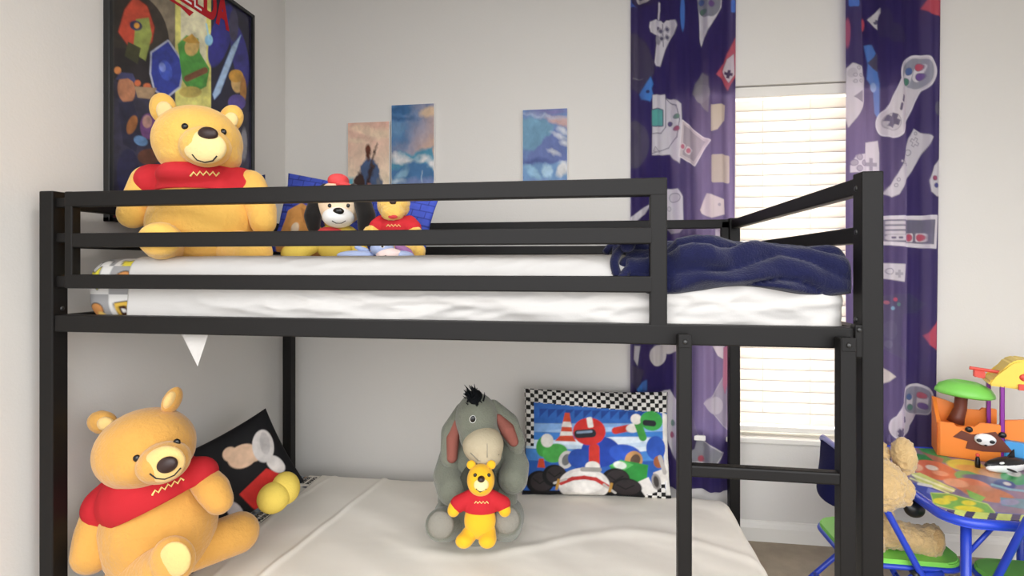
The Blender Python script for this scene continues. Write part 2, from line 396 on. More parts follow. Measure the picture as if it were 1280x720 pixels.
# ================================================================= BEDDING
def rounded_box_mesh(name, lo, hi, r, n=6, col=None, div=None):
    """soft mattress block: superquadric-like rounded box on a dense grid"""
    lo, hi = np.array(lo), np.array(hi); bm = bmesh.new(); bmesh.ops.create_cube(bm, size=2)
    bmesh.ops.subdivide_edges(bm, edges=bm.edges[:], cuts=div or 30, use_grid_fill=True)
    c, h = (lo+hi)/2, (hi-lo)/2
    for v in bm.verts:
        p = np.array(v.co); p[0] = 2*((p[0]+1)/2)**2.2-1; q = []
        for i in range(3):    # concentrate rings near the edges
            s = abs(p[i]); s = s*h[i]; q.append(math.copysign(s, p[i]))
        q = np.array(q); inner = np.clip(q, -(h-r), h-r); d = q-inner; nrm = np.linalg.norm(d)
        mx = np.max(np.abs(d)/r) if nrm > 0 else 0
        v.co = Vector(c+inner+(d/nrm*np.minimum(mx, 1)*r if nrm > 1e-9 else 0))
    me = bpy.data.meshes.new(name); bm.to_mesh(me); bm.free(); return me
def print_pattern(u, v, seed):
    """the grey and white checked print with stars and round motifs; u, v in metres"""
    p = Paint(u, v, '#dcdad6', .004); c = .085
    chk = (np.floor(u/c)+np.floor(v/c)) % 2
    p.c[chk > .5] = lin('#9b9a9a')
    rs = random.Random(seed)
    for i in range(-4, 20):
        for j in range(-4, 20):
            cx, cy = (i+.5)*c, (j+.5)*c; k = (i*3+j*5) % 4
            if k == 0:
                st = [(cx+(.031 if a % 2 == 0 else .014)*math.sin(a*math.pi/5+.3), cy+(.031 if a % 2 == 0 else .014)*math.cos(a*math.pi/5+.3)) for a in range(10)]
                p.inpoly(st, '#e8d94a', '#1c1c1c', .003)
            elif k == 1:
                p.ell(cx-.012, cy, .019, .019, '#1c1c1c'); p.ell(cx-.012, cy, .0155, .0155, '#e8e6e2'); p.ell(cx+.016, cy+.004, .019, .017, '#1c1c1c'); p.ell(cx+.016, cy+.004, .0155, .0135, '#e8e6e2')
                p.ell(cx-.010, cy, .007, .007, '#77787a')
            elif k == 2:
                p.rect(cx, cy, .05, .05, '#1c1c1c', .006, 8); p.rect(cx, cy, .044, .044, '#d8b04a', .004, 8); p.rect(cx, cy, .026, .026, '#3a1d14', .004, 8); p.ell(cx, cy, .006, .006, '#e8e6e2')
            else:
                p.ell(cx, cy, .026, .02, '#1c1c1c', 20); p.ell(cx, cy, .023, .017, '#c88a50', 20); p.ell(cx+.012, cy-.012, .011, .008, '#e2c26a')
    return p.c
MT = 1.160   # top of the upper mattress
me = rounded_box_mesh('upper_mattress', (.044, .066, .986), (1.925, 1.085, MT), .062, div=150)
co = np.empty(len(me.vertices)*3); me.vertices.foreach_get('co', co); co = co.reshape(-1, 3)
set_col(me, print_pattern(co[:, 0]+.035, np.where(co[:, 2] > MT-.02, co[:, 1]*.9+MT, co[:, 2]+.04), 1))
tag(link('mattress', me, M['satin']), 'upper mattress in grey checked star print, on the black top bunk', 'mattress')
# the white sheet over it, front edge down behind the beam, left edge short of the bed head
def sheet_over(name, x0, x1, yf, yb, zt, zb, nx, ny, r, wr, m, parent=None, endround=True):
    xs = np.linspace(x0, x1, nx); s = np.linspace(0, 1, ny)
    fr = zt-zb; prof = []
    arc = math.pi*r/2; top = (yb-yf-2*r); tot = (fr-r)*2+arc*2+top
    for q in s*tot:
        if q < fr-r: prof.append((yf, zb+q, -1, 0))
        elif q < fr-r+arc: a = (q-(fr-r))/r; prof.append((yf+r-r*math.cos(a), zt-r+r*math.sin(a), -math.cos(a), math.sin(a)))
        elif q < fr-r+arc+top: prof.append((yf+r+q-(fr-r+arc), zt, 0, 1))
        elif q < fr-r+2*arc+top: a = (q-(fr-r+arc+top))/r; prof.append((yb-r+r*math.sin(a), zt-r+r*math.cos(a), math.sin(a), math.cos(a)))
        else: prof.append((yb, zt-r-(q-(fr-r+2*arc+top)), 1, 0))
    prof = np.array(prof); V = np.zeros((ny, nx, 3)); V[..., 0] = xs[None, :]
    ql = (s*tot)[:, None]
    off = wr(xs[None, :]+0*ql, ql+0*xs[None, :], fr)
    if endround:   # the right end turns down over the end of the mattress
        e = np.clip((xs-(x1-r))/r, 0, 1); dr = r*(1-np.sqrt(np.maximum(0, 1-e*e)))
        off = off-dr[None, :]
    V[..., 1] = prof[:, 0:1]+prof[:, 2:3]*off; V[..., 2] = prof[:, 1:2]+prof[:, 3:4]*off
    o = link(name, grid_mesh(name, V, nx, ny), m, parent)
    md = o.modifiers.new('thick', 'SOLIDIFY'); md.thickness = .0015; md.offset = -1
    return o
def wr_up(x, q, fr):
    f = np.clip(1-np.abs(q-fr*.40)/(fr*.75), 0, 1); n = vnoise(x*5+q*14, q*17-x*2.0, 3, 2); rid = 1-np.abs(2*n-.75)*2.2
    n2 = vnoise(x*4.2-q*16+3, q*13+x*1.5, 17, 2); rid2 = 1-np.abs(2*n2-.75)*2.6
    side = np.clip((q-fr)/.1, 0, 1); w = np.clip((x-.26)*3, .2, 1)
    n3 = vnoise(x*9-q*34+1, q*30+x*6, 23, 2); rid3 = 1-np.abs(2*n3-.75)*2.4
    out = f*w*(.009*np.clip(rid3, 0, 1)+.011*np.clip(rid, 0, 1)+.010*np.clip(rid2, 0, 1))+.004*f*np.sin(x*9+q*20)
    return np.minimum(.003+out, .024)+side*((vnoise(x*9, q*9, 5, 3)-.4)*.010)
shu = sheet_over('bed_sheet', .205, 1.936, .060, 1.089, MT+.003, .986, 380, 260, .05, wr_up, M['sheet'])
tag(shu, 'white sheet spread over the upper mattress behind the guard rails', 'sheet')
a, b, c_ = OY(225.5, 414, .042), OY(262, 414, .042), OY(247.5, 458, .045)
nn = 14; V = np.zeros((nn, nn, 3))
for i in range(nn):
    for j in range(nn):
        t1, t2 = i/(nn-1), j/(nn-1); q = (a*(1-t2)+b*t2)*(1-t1)+c_*t1; q = q+np.array([0, .004*math.sin(t2*math.pi)*(1-t1), 0]); V[i, j] = q
        if t1 == 0: V[i, j] = q+np.array([0, .0, .012])
o = link('corner_flap', grid_mesh('corner_flap', V, nn, nn), M['sheet'], shu); md = o.modifiers.new('thick', 'SOLIDIFY'); md.thickness = .0015

# lower bed
LT = .212
me = rounded_box_mesh('lower_mattress', (.05, .05, .076), (1.925, 1.085, LT-.004), .045, div=150)
co = np.empty(len(me.vertices)*3); me.vertices.foreach_get('co', co); co = co.reshape(-1, 3)
u, v = co[:, 1], co[:, 0]+.02
p = Paint(u, v, '#dad6cc', .004); rs = random.Random(7)
for i in range(60):
    cx, cy = rs.uniform(0, 1.1), rs.uniform(.03, .24); k = rs.randrange(4); cc = ['#8fa3b8', '#d59a4e', '#5f8f5a', '#4b4c58'][k]
    p.ell(cx, cy, .030, .022, '#6d6f74', rs.uniform(0, 90)); p.ell(cx, cy, .027, .019, cc, 0); p.ell(cx, cy, .014, .010, '#dcd8ce')
set_col(me, p.c)
lm = tag(link('mattress', me, M['satin']), 'lower mattress with a printed strip of round motifs by the left wall', 'mattress')
def wr_low(x, q, fr):
    n = vnoise(x*3+q*1.5, q*4-x, 11, 4)-.45; r1 = 1.5*np.exp(-((x-.39-.10*q)/.012)**2)*.004; r2 = np.exp(-((x-.26-.03*np.sin(q*6))/.010)**2)*.003
    r3 = np.exp(-((q-fr-.55-.12*np.sin(x*5))/.03)**2)*.006*np.clip((x-.6)*2, 0, 1); s2 = np.sin((x*1.2+q*1.7)*16+3*n)*.0016
    fine = np.abs(vnoise(x*9+q*4, q*8-x*5, 21, 2)-.37); fine = 0*q
    return .004+n*.012+r1+r2+r3+s2+fine
shl = sheet_over('bed_sheet', .218, 1.934, .044, 1.09, LT, .085, 380, 260, .05, wr_low, M['sheet_lightened'])
tag(shl, 'rumpled white sheet spread over the lower bunk mattress', 'sheet')
def text_mesh(body, size, depth=.0004, bold=.0, shear=0, spacing=1):
    cu = bpy.data.curves.new('t', 'FONT'); cu.body = body; cu.size = size; cu.extrude = depth; cu.offset = bold; cu.shear = shear; cu.space_character = spacing
    cu.align_x = 'CENTER'; cu.align_y = 'CENTER'; o = bpy.data.objects.new('t', cu); C.objects.link(o)
    dg = bpy.context.evaluated_depsgraph_get(); me = bpy.data.meshes.new_from_object(o.evaluated_get(dg)); bpy.data.objects.remove(o); return me
def lay_text(name, body, size, origin, ux, uy, m, parent, **kw):
    me = text_mesh(body, size, **kw); ux, uy = Vector(ux).normalized(), Vector(uy).normalized(); uz = ux.cross(uy)
    R = Matrix((ux, uy, uz)).transposed().to_4x4(); me.transform(Matrix.Translation(Vector([float(q) for q in origin]))@R)
    me.materials.clear(); return link(name, me, m, parent, False)
for cy in (1.0, .66, .31):
    MB().box((.152, cy-.052, LT-.004), (.214, cy+.052, LT-.0006)).done('print_label', M['sheet_lightened'], lm, False, 'white printed label field')
    for i, w_ in enumerate(('SUPER', 'MARIO')): lay_text('lettering', w_, .025, (.169+.027*i, cy, LT-.0002), (0, 1, 0), (-1, 0, 0), M['black'], lm, bold=.0005)
    for d in (.155, .211): MB().box((d-.0012, cy-.05, LT-.004), (d+.0012, cy+.05, LT-.0002)).done('print_line', M['black'], lm)

# navy throw folded over the foot of the upper bed
def blanket():
    nx, ny = 240, 200; xs = np.linspace(1.475, 1.938, nx); s = np.linspace(0, 1, ny)
    V = np.zeros((ny, nx, 3)); yf, zt, r = .044, MT+.006, .05; zb = 1.087
    for j, sv in enumerate(s):
        q = sv*1.02; fr = zt-zb
        if q < fr-r: y, z_, ny_, nz = yf, zb+q, -1, 0
        elif q < fr-r+math.pi*r/2: a = (q-(fr-r))/r; y, z_, ny_, nz = yf+r-r*math.cos(a), zt-r+r*math.sin(a), -math.cos(a), math.sin(a)
        else: y, z_, ny_, nz = yf+r+(q-(fr-r+math.pi*r/2)), zt, 0, 1
        x = xs; u = (x-1.475)/.463
        e = np.minimum(np.clip(u/.05, 0, 1), np.clip((1-u)/.07, 0, 1)); e = np.sqrt(1-(1-e)**2)
        es = min(1, sv/.02, (1-sv)/.03); es = math.sqrt(max(0, 1-(1-es)**2))
        w = .016*np.sin(u*6.5+.4)+.010*np.sin(u*13+1+q*8)+.012*(vnoise(x*12, q*6+0*x, 14, 2)-.4); qq = q+w
        fold = np.abs(np.sin(qq*66))**.7; deep = np.clip((vnoise(x*7, q*11+0*x, 31, 2)-.20)*4, .35, 1)
        hump = .018*np.exp(-((q-.28)/.12)**2)+.012*np.exp(-((q-.5)/.2)**2)
        n = (vnoise(x*30, q*30+0*x, 9, 3)-.45)*.008
        room = np.clip((x-1.56)/.03, .35, 1)
        off = (.003+.046*fold*deep*room*(1 if q < .11 else .45)+hump*.7+n)*e*es
        sagx = -.010*np.clip((.05-q)/.05, 0, 1)*np.sin(u*9)
        V[j, :, 0] = x; V[j, :, 1] = y+ny_*off*1.0; V[j, :, 2] = z_+nz*off+sagx*abs(ny_)
    o = link('throw_blanket', grid_mesh('throw_blanket', V, nx, ny), M['navy'])
    md = o.modifiers.new('thick', 'SOLIDIFY'); md.thickness = .006; md.offset = -1
    # rolled left edge
    mb = MB()
    pts = [(1.475+.006*math.sin(i*.7), .036+.30*i/14, MT+.024+.005*math.sin(i*1.1)) for i in range(15)]
    mb.tube(pts, [.014+.004*math.sin(i*1.3) for i in range(15)], 14)
    pts = [P(772, 345, 1.21), P(768, 326, 1.22), P(778, 311, 1.24), P(800, 308, 1.25), P(822, 318, 1.26)]
    def cr(pts, n=6):
        out = []; q = [pts[0]]+list(pts)+[pts[-1]]
        for i in range(1, len(q)-2):
            for k in range(n):
                t = k/n; out.append(.5*((2*q[i])+(-q[i-1]+q[i+1])*t+(2*q[i-1]-5*q[i]+4*q[i+1]-q[i+2])*t*t+(-q[i-1]+3*q[i]-3*q[i+1]+q[i+2])*t**3))
        out.append(q[-2]); return out
    c1 = cr(pts); mb.tube(c1, [.010]*len(c1), 12)
    c2 = cr([P(776, 349, 1.20), P(790, 333, 1.215), P(800, 345, 1.205), P(824, 345, 1.20)]); mb.tube(c2, [.010]*len(c2), 12)
    c3 = cr([P(757, 316, 1.28), P(764, 308, 1.29), P(770, 312, 1.28), P(767, 345, 1.22)]); mb.tube(c3, [.009]*len(c3), 12)
    mb.ell(P(786, 334, 1.235), (.024, .016, .026), VIEW, 16, 10).ell(P(808, 330, 1.235), (.028, .016, .026), VIEW, 16, 10); mb.done('folded_edge', M['navy'], o, True)
    return tag(o, 'navy blue fleece throw folded over the foot of the upper bunk', 'blanket')
blanket()

# ================================================================= CURTAINS
SNES = dict(body='#d8d5d2', pad='#8f9394')
def controller_round(p, a, b, rb, flip=1, body='#dcd8d4'):
    """a dog-bone pad: button end a, cross end b"""
    ax, ay = a; bx, by = b; ang = math.degrees(math.atan2(by-ay, bx-ax))
    p.cap(a, b, rb*.80, '#f0eeec'); p.ell(ax, ay, rb*1.18, rb*1.12, '#f0eeec', ang); p.ell(bx, by, rb*.95, rb*.95, '#f0eeec')
    p.cap(a, b, rb*.74, body); p.ell(ax, ay, rb*1.1, rb*1.04, body, ang); p.ell(bx, by, rb*.88, rb*.88, body)
    p.ell(ax, ay, rb*.98, rb*.92, '#9a9f9f', ang)
    for s in (-1, 1):
        ux, uy = math.cos(math.radians(ang+90)), math.sin(math.radians(ang+90)); dx, dy = math.cos(math.radians(ang+8)), math.sin(math.radians(ang+8))
def pad_buttons(p, pts, r):
    for (x, y), c in pts: p.ell(x, y, r*1.15, r*1.15, '#6f7476'); p.ell(x, y, r, r, c)
def cross(p, x, y, r, c, rot=0, w=.36):
    p.rect(x, y, 2*r, 2*r*w, c, 0, rot); p.rect(x, y, 2*r*w, 2*r, c, 0, rot)
INK = '#55565a'
def left_print(p):
    wht, gry, olive = '#dedbd8', '#8f9292', '#4b4c44'
    p.rect(791, 1, 20, 12, '#3b6cc0', 3, 10); p.ell(805, -2, 16, 12, '#16161c'); p.ell(804, -3, 9, 8, '#b9b5ac'); p.ell(804, -3, 5, 4, '#2a2a2c')
    # dark handheld, far left
    p.inpoly([(788, 40), (797, 42), (805, 54), (817, 80), (817, 92), (801, 116), (790, 110)], '#3d3d38', '#23231f', 1); p.ell(797, 102, 6, 6, '#2c2c29'); p.line([(791, 97), (803, 99)], .8, '#77776f')
    p.inpoly([(800, 117), (812, 98), (816, 106), (813, 112), (816, 120), (811, 128), (803, 124)], '#3f86cf', '#2b5f9c', 1); p.ell(808.5, 116, 2, 2, '#1d2f4c')
    # white pad, upper left
    p.line([(824, 3), (824, 12), (822.5, 28)], 1.1, wht)
    p.inpoly([(811, 30), (820, 25), (826, 25), (829, 28), (833, 24), (839, 23), (843, 26), (845, 33), (842, 43), (836, 51), (831, 62), (825, 82), (820, 83), (818, 79), (820, 60), (822, 45), (812, 42), (810, 36)], wht, INK, .8)
    p.line([(828, 29), (829, 57)], .5, INK); p.ell(823, 36, 2, 3, INK); p.ell(822.5, 50, 3, 6, '#9c9c9a')
    for x, y in ((834, 35), (834, 45), (826, 38), (827, 47)): p.rect(x, y, 7, 7, '#b2b2b0', 1.5, 30); p.ell(x, y, 2.2, 2.2, INK)
    p.ell(852, 18, 3.2, 22, '#3f78c4')
    # grey round end pad at the top
    p.inpoly([(872, -4), (902, -4), (901, 10), (894, 22), (884, 38), (877, 57), (875, 50), (874, 20)], wht, INK, .8)
    p.ell(886, 4, 14, 18, '#8d918f'); pad_buttons(p, [((879, 14), '#4d7a4c'), ((888, 6), '#6b4d7d'), ((877, 2), '#3d628c')], 3.6)
    p.rect(917, 6, 6, 16, '#3b7ad0', 2)
    # red flip pad at the right edge
    p.inpoly([(920, 46), (909, 66), (905, 79), (894, 94), (904, 102), (910, 111), (914, 103), (922, 92)], '#c65348', '#8c342e', .8)
    p.inpoly([(918, 66), (909, 72), (903, 90), (911, 102), (919, 92)], '#d9cfcc', '#8c342e', .5); cross(p, 911, 91, 5.2, '#3b2c2c', 12)
    # olive star handheld
    p.inpoly([(879, 90), (884, 97), (885, 118), (884, 140), (876, 128), (866, 117), (869, 104)], '#77776c', '#4c4d45', .8); p.ell(877, 116, 9, 12, '#8a8a80'); p.ell(877, 116, 9.5, 12.5, INK, alpha=.15)
    # console pad with a screen
    p.inpoly([(815, 120), (831, 117), (832, 122), (842, 124), (850, 131), (851, 155), (851, 180), (848, 205), (842, 198), (838, 192), (814, 195)], wht, INK, .8)
    p.inpoly([(814, 139), (824, 136), (828, 137), (828, 156), (820, 158), (814, 158)], '#59b3a0', '#3d3f44', 1.2); p.line([(832, 120), (832, 158), (826, 166), (815, 168)], .5, INK)
    p.line([(832, 122), (844, 132), (848, 150), (845, 172), (836, 184), (814, 193)], .5, INK)
    pad_buttons(p, [((845, 146), '#5a8a5e'), ((838, 154), '#4f4a66'), ((845, 161), '#a03d44')], 2.9); p.inpoly([(819, 184), (824, 190), (816, 190)], '#c9c4c0', INK, .5)
    # retro pad, tilted
    p.inpoly([(852, 152), (886, 176), (868, 206), (848, 196)], '#cfc4bc', '#f2ebe6', 1.2); p.inpoly([(854, 157), (882, 177), (867, 201), (852, 194)], '#a49c96', '#a49c96', .1)
    p.rect(860, 189, 9, 9, '#e2dbd4', 2, 30); p.ell(860, 189, 3.2, 3.2, '#c05a52'); p.rect(852, 184, 7, 8, '#e2dbd4', 2, 30); p.ell(852, 184, 2.6, 3, '#c05a52')
    p.inpoly([(906, 131), (905, 150), (895, 162), (888, 164), (888, 132)], '#c3b98f', '#b0a67e', .6); p.rect(900, 211, 24, 35, '#b8ae86', 2)
    p.ell(793, 180, 17, 30, '#4a4b46'); p.ell(788, 172, 10, 12, '#3d3e3a')
    # soft white pad lower down
    p.inpoly([(826, 242), (833, 236), (846, 236), (852, 246), (853, 285), (848, 291), (840, 292), (833, 286)], wht, INK, .7); p.ell(843, 247, 6, 6, INK); p.ell(843, 247, 5.2, 5.2, '#d2cfcc'); p.ell(837, 261, 3, 3, INK); p.ell(837, 261, 2.5, 2.5, '#d2cfcc')
    p.inpoly([(787, 272), (812, 255), (806, 268), (796, 276), (787, 280)], wht, INK, .6)
    p.inpoly([(876, 262), (884, 242), (904, 250), (905, 268), (888, 272), (878, 266)], '#d8cdbd', '#b5aca0', .6); p.ell(898, 256, 2, 2, '#9a958c')
    p.inpoly([(893, 287), (900, 285), (900, 300), (893, 300)], wht, INK, .6)
    # below the top bunk
    p.inpoly([(793, 433), (801, 433), (797, 458), (792, 450)], '#d4d2cc', INK, .6); p.inpoly([(790, 458), (806, 464), (805, 470), (796, 488), (789, 478)], '#3b3a36', '#222', .8); p.inpoly([(796, 488), (808, 475), (808, 489), (801, 496)], '#3f86cf', '#2b5f9c', .6)
    p.ell(822, 444, 11, 13, '#ded9cd'); p.ell(836, 434, 12, 9, '#ded9cd')
    p.inpoly([(823, 490), (838, 488), (846, 500), (852, 516), (854, 560), (850, 584), (842, 570), (832, 545), (826, 520)], wht, INK, .8); p.ell(842, 530, 2.5, 4, '#5a8a5e'); p.ell(841, 545, 2.5, 4, '#a03d44')
    p.inpoly([(861, 512), (866, 540), (878, 552), (903, 566), (892, 581), (864, 578), (858, 556)], '#8f928c', '#ddd9d0', 1.4); p.ell(877, 575, 4.5, 4, '#b25148')
    p.inpoly([(862, 510), (872, 545), (868, 562), (858, 566)], '#26262a', INK, .5)
    p.inpoly([(882, 506), (904, 470), (912, 480), (912, 540), (896, 522)], '#80837a', '#a3a69c', 1); p.ell(893, 506, 10, 11, '#a9ab9f')
    p.inpoly([(889, 432), (905, 432), (905, 449), (896, 444)], '#ddd8cc', INK, .5); p.inpoly([(904, 434), (912, 432), (913, 470), (906, 492), (903, 480)], '#c65348', '#8c342e', .5)
def right_print(p):
    wht = '#d9d6d2'
    p.rect(1066, 3, 12, 14, '#3d78cc', 3); p.inpoly([(1085, 24), (1101, 9), (1102, 39), (1092, 30)], wht, INK, .6); p.ell(1096, 26, 3, 3, INK); p.ell(1094, 24, 1.5, 1.5, wht)
    p.ell(1080, 30, 2.5, 8, '#c24740'); p.ell(1059, 42, 3, 18, '#b0505a')
    p.inpoly([(1153, 10), (1160, -3), (1176, -3), (1176, 21), (1162, 19)], '#cc4a3b', '#9c3328', .8)
    p.ell(1118, 42, 17, 11, '#2b2b3e', 20); p.ell(1106, 30, 8, 18, '#25253a')
    p.inpoly([(1082, 56), (1091, 55), (1096, 65), (1090, 78), (1098, 88), (1101, 104), (1101, 150), (1095, 140), (1093, 112), (1085, 98), (1086, 80)], '#4d83c6', '#345f9a', .6); p.ell(1093, 108, 4, 6, '#8fb0d6'); p.inpoly([(1086, 78), (1098, 66), (1098, 88)], '#4a4946', '#333', .4)
    p.inpoly([(1058, 86), (1064, 80), (1075, 84), (1082, 96), (1081, 126), (1072, 143), (1060, 160), (1057, 145)], wht, INK, .7); p.ell(1064, 92, 5, 6, '#c4c1bd')
    for x, y in ((1067, 95), (1074, 95), (1067, 103), (1074, 102), (1071, 86)): p.ell(x, y, 2.3, 2.3, INK); p.ell(x, y, 1.8, 1.8, '#cbc8c4')
    p.inpoly([(1076, 114), (1076, 128), (1066, 122)], '#8c8a88', INK, .4)
    p.inpoly([(1062, 208), (1068, 195), (1082, 192), (1083, 178), (1099, 175), (1101, 190), (1101, 216), (1062, 216)], wht, INK, .7); cross(p, 1090, 205, 8, '#8f8e8b', 0, .3)
    for x, y in ((1072, 197), (1072, 211), (1066, 204), (1079, 204)): p.ell(x, y, 4.2, 4, INK); p.ell(x, y, 3.4, 3.2, '#a3a19e')
    # big dog-bone pad
    controller_round(p, (1147, 91), (1115, 154), 20)
    for (x, y), r in (((1136, 95), 66), ((1150, 90), 66)): p.rect(x, y, 11, 23, '#e4e1dd', 4.5, 18)
    pad_buttons(p, [((1138, 88), '#3f6d98'), ((1134, 101), '#3f8a58'), ((1151, 83), '#c8534f'), ((1152, 95), '#6a4c8c')], 4.4)
    p.cap((1130, 120), (1128.5, 126), 1.9, '#3f4044'); p.cap((1126, 131), (1124.5, 137), 1.9, '#3f4044')
    p.ell(1114, 153, 11, 11, '#a3a19e'); p.ell(1114, 153, 10, 10, '#cdcac6'); cross(p, 1114, 151, 9, '#55575a', 22, .40)
    # slim remote
    p.inpoly([(1145, 160), (1165, 172), (1148, 204), (1122, 243), (1112, 247), (1105, 242), (1108, 236), (1128, 205), (1138, 172)], wht, INK, .8); cross(p, 1146, 177, 6.2, INK, 30, .34); cross(p, 1146, 177, 5.4, wht, 30, .27)
    p.ell(1147.5, 166, 2.2, 2.2, INK); p.ell(1147.5, 166, 1.5, 1.5, wht); p.ell(1137, 190, 4, 4, INK); p.ell(1137, 190, 3.2, 3.2, wht)
    for i in range(3): p.ell(1126+4*i, 202+1.5*i, 2, 2, INK); p.ell(1126+4*i, 202+1.5*i, 1.4, 1.4, wht)
    for x, y in ((1121, 225), (1118, 232)): p.ell(x, y, 2.4, 2.4, INK); p.ell(x, y, 1.7, 1.7, wht)
    p.inpoly([(1176, 196), (1166, 208), (1160, 226), (1162, 240), (1170, 246), (1176, 244)], wht, INK, .7); pad_buttons(p, [((1167, 223), '#a84850'), ((1169, 232), '#48518c')], 2.8)
    p.ell(1172, 136, 5, 9, '#565a58')
    # rectangular retro pad
    p.inpoly([(1103, 271), (1170, 270), (1168, 310), (1103, 305)], '#e6e2de', '#f4f2ef', 1); p.inpoly([(1105, 275), (1167, 275), (1165, 305), (1104, 301)], '#6a6d6c', '#55585a', .4)
    for i in range(4): p.rect(1119, 278.5+6.2*i, 24, 4.2, '#d8d4d0', 1)
    p.rect(1120, 297, 24, 7, '#d8d4d0', 1.5); p.rect(1115, 297, 6, 2.6, '#3c3d40', 1); p.rect(1124, 297, 6, 2.6, '#3c3d40', 1)
    for x in (1138, 1153): p.rect(x, 297, 11.5, 11, '#d8d4d0', 2.5); p.ell(x, 297, 4.8, 4.6, '#c0504b')
    p.inpoly([(1103, 329), (1131, 330), (1129, 352), (1103, 348)], wht, INK, .6); p.ell(1111, 339, 4, 4, INK); p.ell(1111, 339, 3.2, 3.2, wht); cross(p, 1122, 342, 5, '#a6a5a2', 0, .35)
    # dark pad
    p.inpoly([(1103, 372), (1120, 368), (1140, 368), (1157, 380), (1150, 390), (1126, 392), (1122, 430), (1136, 448), (1132, 450), (1112, 440), (1103, 432)], '#1f2a38', '#2a3444', 1)
    for (x, y), c in (((1108, 378), '#c26a66'), ((1117, 374), '#cc3d3a'), ((1114, 385), '#6fb4c4'), ((1121, 380), '#3f8a70')): p.ell(x, y, 2.4, 2.4, c)
    p.ell(1112, 412, 7, 12, '#39424c'); p.ell(1110, 430, 4, 5, '#4c555d')
    p.inpoly([(1170, 402), (1156, 420), (1160, 430), (1170, 437)], '#c4453f', '#93302b', .6)
    p.inpoly([(1103, 459), (1117, 470), (1103, 481)], '#d8d2bd', '#b9b39e', .6)
    # lower dog-bone pad
    controller_round(p, (1147, 499), (1124, 533), 16)
    p.rect(1147, 500, 35, 38, '#e0ddda', 14, 6); p.rect(1147, 501, 31, 34, '#8f9496', 12, 6)
    for x in (1139.5, 1154): p.rect(x, 503, 8, 19, '#d9d6d2', 3.5, 4)
    pad_buttons(p, [((1139, 497), '#3f6d98'), ((1140, 510), '#3f8a58'), ((1153.5, 495), '#c8534f'), ((1154.5, 508), '#6a4c8c')], 3.7)
    p.cap((1132, 523), (1132.5, 528), 1.6, '#3f4044'); p.ell(1124, 541, 7, 8, '#c3c0bc'); cross(p, 1125, 540, 6, '#3f4044', 40, .42)
def curtain(name, px0, px1, pxb0, pxb1, zb, folds, printer, label, seed):
    Yc = 1.168; a0, a1 = OY(px0, 0, Yc)[0], OY(px1, 0, Yc)[0]; b0, b1 = OY(pxb0, 600, Yc)[0], OY(pxb1, 600, Yc)[0]; zt = 2.335
    nu, nv = int((a1-a0)/.0026), int((zt-zb)/.0030)
    u = np.linspace(0, 1, nu)[None, :]; w = np.linspace(0, 1, nv)[:, None]; Z = zt+(zb-zt)*w+0*u
    X = (a0+(a1-a0)*u)*(1-w)+(b0+(b1-b0)*u)*w
    ph = sum((am*np.tanh(2.6*np.sin(2*math.pi*(fr*(u+.02*np.sin(w*5+seed))+po)+.35*np.sin(w*3.1+fr))) if i == 0 else am*np.sin(2*math.pi*(fr*(u+.02*np.sin(w*5+seed))+po)+.5*np.sin(w*3.1+fr))) for i, (am, fr, po) in enumerate(folds))
    side = .35*np.clip((.03-np.minimum(u, 1-u))/.03, 0, 1)*.02
    Y = Yc+ph*(.8+.2*w)+side
    px, py = pix(X, Yc, Z)
    p = Paint(px, py, '#131140', 1.0); printer(p)
    V = np.stack([X+.15*ph*np.cos(u*20), Y, Z], -1)
    o = link(name, grid_mesh(name, V, nu, nv, p.c), M['curtain'])
    return tag(o, label, 'curtain', None)
cl = curtain('curtain', 788, 921, 788, 918, .205, [(.017, 3.3, .1), (.004, 7.3, .3), (.0015, 13, 0)], left_print, 'navy curtain printed with game controllers on the left of the window, behind the bed', 1)
cr_ = curtain('curtain', 1057, 1176, 1060, 1168, .20, [(.016, 2.3, .55), (.004, 6.2, .1), (.0015, 11, 0)], right_print, 'navy curtain printed with game controllers on the right of the window, behind the table', 2)
t = thing('curtain_rod', 'dark curtain rod above the window carrying both curtains', 'curtain rod', (2.16, 1.168, 2.338))
MB().tube([(1.50, 1.168, 2.345), (2.80, 1.168, 2.345)], .009, 14).done('rod', M['metal'], t, True)
for x in (1.49, 2.81): MB().ell((x, 1.168, 2.345), (.022, .018, .018)).done('finial', M['metal'], t, True)
for x in (1.53, 2.785): MB().bar((x, 1.168, 2.345), (x, WY, 2.345), .012, .012).done('wall_bracket', M['metal'], t)

# ================================================================= PICTURES
def canvas(name, x0, x1, z0, z1, painter, label):
    t = thing('canvas_picture', label, 'picture', ((x0+x1)/2, WY-.001, z0), 'small canvas prints on the back wall')
    MB().box((x0, WY-.018, z0), (x1, WY-.0005, z1), .0015).done('stretcher', M['plainwhite'], t)
    n, m_ = int((x1-x0)/.0025), int((z1-z0)/.0025)
    u, v = np.meshgrid(np.linspace(0, 1, n), np.linspace(0, 1, m_)); wx_, wy_ = vnoise(u*6, v*9, 31, 4)-.45, vnoise(u*6+9, v*9+4, 32, 4)-.45; p = Paint(u+.16*wx_, v+.10*wy_, '#cccccc', .05); painter(p)
    V = np.stack([x0+.002+(x1-x0-.004)*u, 0*u+WY-.0187, z1-.002-(z1-z0-.004)*v], -1)
    link('canvas_print', grid_mesh('canvas_print', V, n, m_, mottled(p, 7, .22)), M['paint'], t); return t
